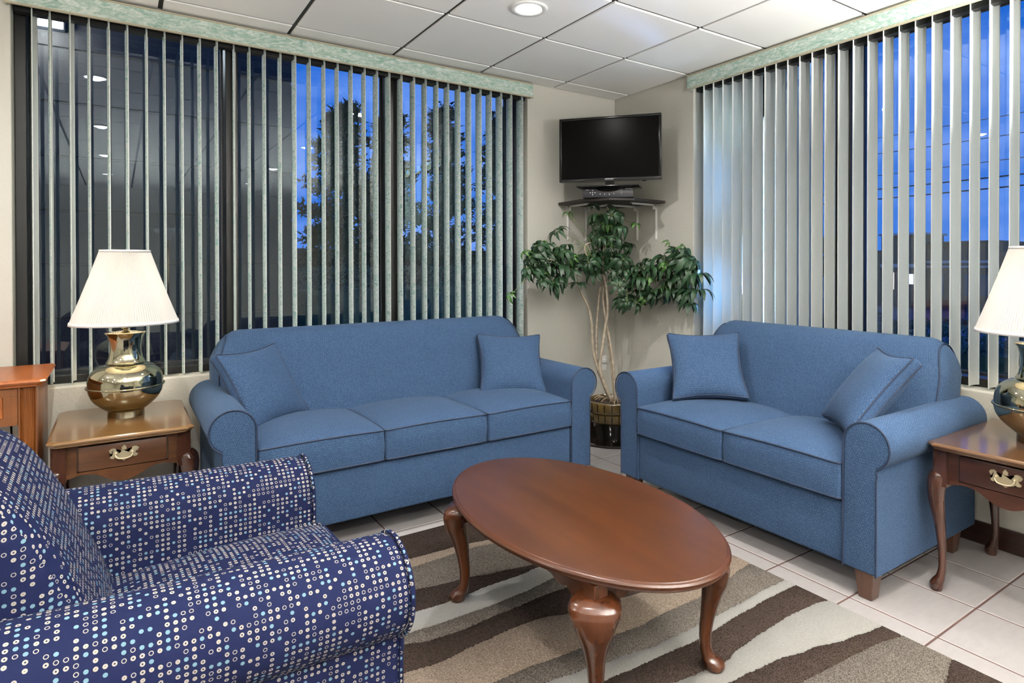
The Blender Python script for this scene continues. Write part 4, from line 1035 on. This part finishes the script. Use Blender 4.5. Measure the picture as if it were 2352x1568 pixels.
    iso = [(-.32, 1.635, -.05, .75, 1), (-.40, 1.50, -.10, .85, 0), (-.615, 1.345, -.38, .75, 1), (-.54, 1.36, -.30, .6, 1), (-.48, 1.35, -.25, .75, 0), (-.14, 1.72, -.0, .65, 0), (.165, 1.55, -.08, .8, 1),
           (.385, 1.42, -.22, .5, 1), (-.705, 1.07, -.50, .8, 1), (.56, 1.31, -.34, 1.05, 0), (.52, 1.38, -.30, .7, 1), (.60, 1.20, -.40, 1.0, 0), (.345, 1.315, -.20, .85, 0), (.61, 1.10, -.40, .95, 0)]
    for q in iso: add(*q)
    for k in range(40):   # crown in the middle
        z = rn.uniform(1.24, 1.66); l = -.045 + rn.uniform(-1, 1)*(.17 if z < 1.42 else .10); add(l, z, rn.uniform(-.20, .05), rn.uniform(.65, .9))
    for k in range(36):   # left mass
        l = rn.uniform(-.60, -.28); z = 1.20 + rn.uniform(-.13, .18) + .05*math.sin((l+.6)*9); add(l, z, -.12 - .45*(abs(l)-.2) + rn.uniform(-.1, .0), rn.uniform(.6, .88))
    for k in range(12): add(rn.uniform(-.30, -.10), rn.uniform(1.12, 1.38), rn.uniform(-.15, 0), rn.uniform(.65, .9))
    for k in range(44):   # right mass
        l = rn.uniform(.0, .40); z = 1.17 + rn.uniform(-.17, .13); add(l, z, -.05 - .40*max(0, l-.1) + rn.uniform(-.16, .02), rn.uniform(.65, .92))
    for k in range(30):
        l = rn.uniform(.38, .62); z = 1.16 + rn.uniform(-.18, .22); add(l, z, -.12 - .50*(l-.2) + rn.uniform(-.1, .02), rn.uniform(.62, .92))
    ends = [P3(*s_[-1]) for s_ in stems] + [P3(*s_[-2]) for s_ in stems]
    for l, z, d, s, k in C:
        p_ = P3(l, z, d); wp = base + p_
        if wp.x > -.13: p_.x -= wp.x + .13
        if wp.y > -.13: p_.y -= wp.y + .13
        me = rn.choice(LB if (k == 1 or (k is None and rn.random() < .10)) else LM)
        o = bpy.data.objects.new('leaf', me); COL.objects.link(o); o.parent = t; o.location = p_; o.scale = (s*1.08,)*3
        out = Vector((p_.x, p_.y, 0)) - dep*.25
        if out.length > .01: out.normalize()
        ax = Vector((-out.y, out.x, 0)); tilt = rn.uniform(-.2, 1.25)
        o.rotation_euler = (Matrix.Rotation(tilt, 3, ax) @ Matrix.Rotation(rn.uniform(0, 6.28), 3, 'Z')).to_euler()
        e_ = min(ends, key=lambda q: (q-p_).length); v = (e_-p_)
        if v.length > .30: v = v.normalized()*.30
        q1 = p_ + v*.55 + Vector((0, 0, .01)); bm = bmesh.new(); tube(bm, smoothpts([p_, p_+v*.25+Vector((0, 0, -.0)), q1, p_+v], 2), .0015, 4); mk('leaf_stalk', bm, STEMG, t)
plant()

# wall outlet behind the plant
t = tag(empty('wall_outlet', (-.125, -.004, .50)), 'white wall outlet with a plug, behind the plant stems', 'outlet')
mk('cover_plate', bx(-.035, .035, -.003, .003, -.057, .057, bev=.002), WHITE, t); mk('plug', bx(-.016, .016, -.032, -.003, .005, .040, bev=.005), WHITE, t, auto=40)

# ------------------------------------------------------------------ outside
tag(mk('ground', bx(-60, 120, -90, 90, -1.75, -1.70), ASPH), 'blue-grey road and parking ground outside the windows', 'ground')['kind'] = 'structure'
# near planting strip level with the building
o = struct(mk('terrace', bx(-14, 3.6, TH, 3.9, -1.7, -.10), plain('terrace_concrete', (.12, .13, .14), .8))); o = struct(mk('terrace', bx(TH, 3.4, -9, TH, -1.7, -.10), plain('terrace_concrete_b', (.10, .12, .16), .8)))
wing = tag(empty('building_wing', (-5.4, 3.2, 0)), 'dark brown neighbouring wing outside the left part of the long window', 'building')
mk('wing_wall', bx(-3.6, 3.64, -.2, .2, -.1, 5.4), WINGM, wing)
for k in range(12): mk('siding_board', bx(-3.6, 3.645, -.215, -.2, -.1+.46*k, -.1+.46*k+.44, bev=.004), WINGM, wing)
mk('wing_eave', bx(-3.7, 3.7, -.55, .25, 5.4, 5.5), ROOFM, wing)
wlt = tag(empty('outside_wall_light', (-3.70, 2.985, 3.24)), 'bright square outdoor light high at the left end of the long window', 'light')
mk('light_housing', bx(-.13, .13, -.10, 0, .0, .17, bev=.01), ROOFM, wlt); mk('light_lens', bx(-.115, .115, -.108, -.10, -.0, .155, bev=.003), OUTL, wlt)
# lit stucco pillar outside the two-seat sofa's window
pil = tag(empty('outside_pillar', (.62, -.80, 0)), 'stucco pillar outside, lit pale blue behind the closed slats', 'pillar')
mk('pillar_shaft', bx(-.12, .25, -.38, .35, -.1, 3.0, bev=.01), STUCCO, pil)
pl = tag(empty('outside_wall_lantern', (.40, -.955, 2.19)), 'glowing tube lantern on the stucco pillar, seen between slats', 'lantern')
bm = bmesh.new(); lathe(bm, [(.03, -.12), (.034, -.11), (.034, .11), (.03, .12)], 20); mk('lantern_glass', bm, OUTL, pl, smooth=True)
bm = bmesh.new(); lathe(bm, [(.040, .12), (.040, .135), (.015, .155)], 20); lathe(bm, [(.036, -.132), (.036, -.12)], 20); box(bm, .03, .11, -.02, .02, -.02, .02); mk('lantern_cap', bm, ROOFM, pl)
for nm, lc, en, cl in (('lantern_light', (.34, -1.02, 2.15), 3, (.72, .86, 1)), ('added_slat_light', (.425, -.80, 1.10), 190, (.20, .45, 1)), ('added_slat_light', (.425, -.80, 1.80), 120, (.20, .45, 1)), ('added_side_light', (.95, -1.25, 2.98), 40, (.24, .48, 1)), ('outside_light', (-3.70, 2.80, 3.2), 12, (.75, .88, 1))):  # lower pair and side one are added, for a blue glow on the slats
    ld = bpy.data.lights.new(nm, 'POINT'); ld.energy = en; ld.color = cl; ld.shadow_soft_size = .06; lo = bpy.data.objects.new(nm, ld); COL.objects.link(lo); lo.location = lc
pl3 = tag(empty('outside_wall_lantern', (.455, -.78, 1.50)), 'small added cool light on the stucco pillar, hidden behind the wall beside the two-seat sofa window', 'lantern')  # added hidden fitting for the two lower blue lights
bm = bmesh.new(); lathe(bm, [(.02, -.06), (.026, -.05), (.026, .05), (.02, .06)], 16); mk('lantern_glass', bm, OUTL, pl3, smooth=True); mk('added_lantern_arm', bx(.02, .046, -.01, .01, -.01, .01), ROOFM, pl3)
ov = tag(empty('roof_overhang', (.8, -2.4, 3.0)), 'roof overhang outside above the two-seat sofa window, out of view, holding an added cool lamp', 'roof')
mk('soffit', bx(-.5, .5, -6, 2.0, .06, .16), BAND, ov); bm = bmesh.new(); lathe(bm, [(.09, .02), (.09, .06)], 20, c=(.15, 1.15)); mk('added_soffit_lamp', bm, OUTL, ov)  # lamp added above the view, to light the slats blue from outside
# conifers
def conifer(x, y, h, w, label, seed, z0=-1.7):
    rn = random.Random(seed); t = tag(empty('conifer_tree', (x, y, z0)), label, 'tree', 'conifers outside the long window')
    bm = bmesh.new(); tube(bm, [(0, 0, 0), (.05, 0, h*.5), (0, 0, h*.97)], [.16, .1, .02], 8); mk('trunk', bm, TRUNK, t)
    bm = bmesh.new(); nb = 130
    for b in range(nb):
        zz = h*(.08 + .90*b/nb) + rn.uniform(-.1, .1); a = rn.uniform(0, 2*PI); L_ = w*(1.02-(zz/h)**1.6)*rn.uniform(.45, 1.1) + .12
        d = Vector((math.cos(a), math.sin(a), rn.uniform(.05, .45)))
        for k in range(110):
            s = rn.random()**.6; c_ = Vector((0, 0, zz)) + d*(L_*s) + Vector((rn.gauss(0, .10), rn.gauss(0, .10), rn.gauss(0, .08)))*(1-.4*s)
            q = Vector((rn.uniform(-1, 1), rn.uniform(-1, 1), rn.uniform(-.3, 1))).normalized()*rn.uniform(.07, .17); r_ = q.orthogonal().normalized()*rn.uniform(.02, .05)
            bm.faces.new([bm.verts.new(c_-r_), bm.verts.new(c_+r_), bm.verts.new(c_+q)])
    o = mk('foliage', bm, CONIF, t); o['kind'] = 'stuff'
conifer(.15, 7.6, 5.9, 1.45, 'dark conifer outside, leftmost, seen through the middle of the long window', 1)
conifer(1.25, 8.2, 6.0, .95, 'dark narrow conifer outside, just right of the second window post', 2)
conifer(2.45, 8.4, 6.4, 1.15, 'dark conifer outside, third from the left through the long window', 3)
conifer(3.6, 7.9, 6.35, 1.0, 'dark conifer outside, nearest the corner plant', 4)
def hedge(loc, sx, sy, sz, label, seed, mat=HEDGE, n=9000, leaf=.05):
    rn = random.Random(seed); bm = bmesh.new()
    box(bm, -sx*.94, sx*.94, -sy*.9, sy*.9, 0, sz*.94)
    for k in range(n):
        x, y = rn.uniform(-sx, sx), rn.uniform(-sy, sy); z = rn.uniform(0, sz)
        f_ = rn.random()
        if f_ < .45: z = sz*(1 + .06*math.sin(x*3+y*5)) + rn.gauss(0, .02)
        elif f_ < .75: y = rn.choice((-sy, sy))*rn.uniform(.9, 1.04)
        else: x = rn.choice((-sx, sx))*rn.uniform(.93, 1.02)
        c_ = Vector((x, y, z)); q = Vector((rn.uniform(-1, 1), rn.uniform(-1, 1), rn.uniform(-.2, 1))).normalized()*leaf; r_ = q.orthogonal().normalized()*leaf*.4
        bm.faces.new([bm.verts.new(c_-r_), bm.verts.new(c_+r_), bm.verts.new(c_+q)])
    o = mk('hedge', bm, mat); o.location = loc; tag(o, label, 'hedge'); o['kind'] = 'stuff'; return o
hedge((1.6, 6.3, -1.7), 3.4, .5, 2.75, 'dark leafy hedge outside behind the long sofa window', 5, n=14000)
hedge((4.4, -.8, -1.7), .5, 3.2, 2.18, 'green clipped hedge outside behind the two-seat sofa', 6, n=14000)
bkg = tag(empty('dark_outbuilding', (2.0, 11.5, -1.7)), 'dark brown building outside behind the conifers', 'building')
mk('outbuilding_wall', bx(-3.2, 8.0, 0, 4, 0, 3.2), WINGM, bkg); mk('outbuilding_roof', bx(-3.4, 8.2, -.3, 4.2, 3.2, 3.35), ROOFM, bkg)
# restaurant across the road
rb = tag(empty('restaurant_building', (42.5, 16, -1.7)), 'brown flat-roofed restaurant with pale fascia across the road', 'building')
def rpart(name, mat, *a): return mk(name, bx(*a), mat, rb)
rpart('main_wall', BRICKD, 0, 10, -3.5, 3.2, 0, 4.35); rpart('raised_wall', BRICKD, -.6, 2.5, .6, 3.4, 0, 5.0); rpart('low_wall', BRICKD, .2, 8, 3.2, 4.6, 0, 4.0); rpart('end_wall', BRICKR, -.5, 8, -7.5, -3.5, 0, 3.75)
rpart('cornice', BAND, -.8, 2.7, .45, 3.5, 5.0, 5.15); rpart('cornice', ROOFM, -.2, 10.1, -3.55, 3.2, 4.35, 4.5)
rpart('fascia', BAND, -.12, 0, -3.5, .6, 3.05, 3.22); rpart('fascia', BAND, -.12, 0, -3.5, .6, 2.75, 2.88); rpart('fascia', BAND, -.75, -.6, .6, 3.4, 2.75, 3.0)
for k, (a, b, c_, d) in enumerate(((1.2, 1.75, 1.6, 2.3), (2.5, 2.8, 1.2, 2.4))):
    rpart('window', LITC if k == 0 else LITW, -.66, -.6, a, b, c_, d)
for k in range(4): rpart('window', plain('dim_glass', (.06, .08, .12), .2), -.06, 0, -3.2+.9*k, -2.6+.9*k, .9, 2.3)
rpart('doorway', LITW, -.64, -.6, 3.05, 3.3, .6, 2.3)
# utility lines
for k, (z, sag) in enumerate(((4.95, .1), (5.5, .15), (6.2, .1), (7.4, .2), (8.2, .1))):
    bm = bmesh.new(); P = [(30 + .0*s, 30 - 50*s/12, z + sag*math.cos(s/12*PI*2) + (12-s)*-.07 + .4) for s in range(13)]; tube(bm, smoothpts(P, 3), .035 if k < 2 else .02, 5)
    o = mk('utility_line', bm, CABLEM); tag(o, ('thick lowest utility line', 'second utility line from the bottom', 'middle utility line', 'second utility line from the top', 'thin topmost utility line')[k] + ' crossing the blue sky', 'cable', 'utility lines')
for k, (x, y, w, h, lab) in enumerate(((44, 24.5, 2.0, 5.4, 'round dark tree outside left of the restaurant'), (55.5, 11.0, 1.8, 7.6, 'dark tree behind the right end of the restaurant'))):
    t = tag(empty('far_tree', (x, y, -1.7)), lab, 'tree'); rn = random.Random(40+k); bm = bmesh.new(); tube(bm, [(0, 0, 0), (0, 0, h*.7)], .15, 6); mk('trunk', bm, TRUNK, t); bm = bmesh.new()
    for q in range(5000):
        v = Vector((rn.gauss(0, 1), rn.gauss(0, 1), rn.gauss(0, 1))).normalized()*rn.uniform(.5, 1)**.5; c_ = Vector((v.x*w, v.y*w, h*.66 + v.z*h*.33)); a = Vector((rn.uniform(-1, 1), rn.uniform(-1, 1), rn.uniform(-1, 1))).normalized()*.22; b = a.orthogonal().normalized()*.1
        bm.faces.new([bm.verts.new(c_-b), bm.verts.new(c_+b), bm.verts.new(c_+a)])
    o = mk('foliage', bm, HEDGE, t); o['kind'] = 'stuff'
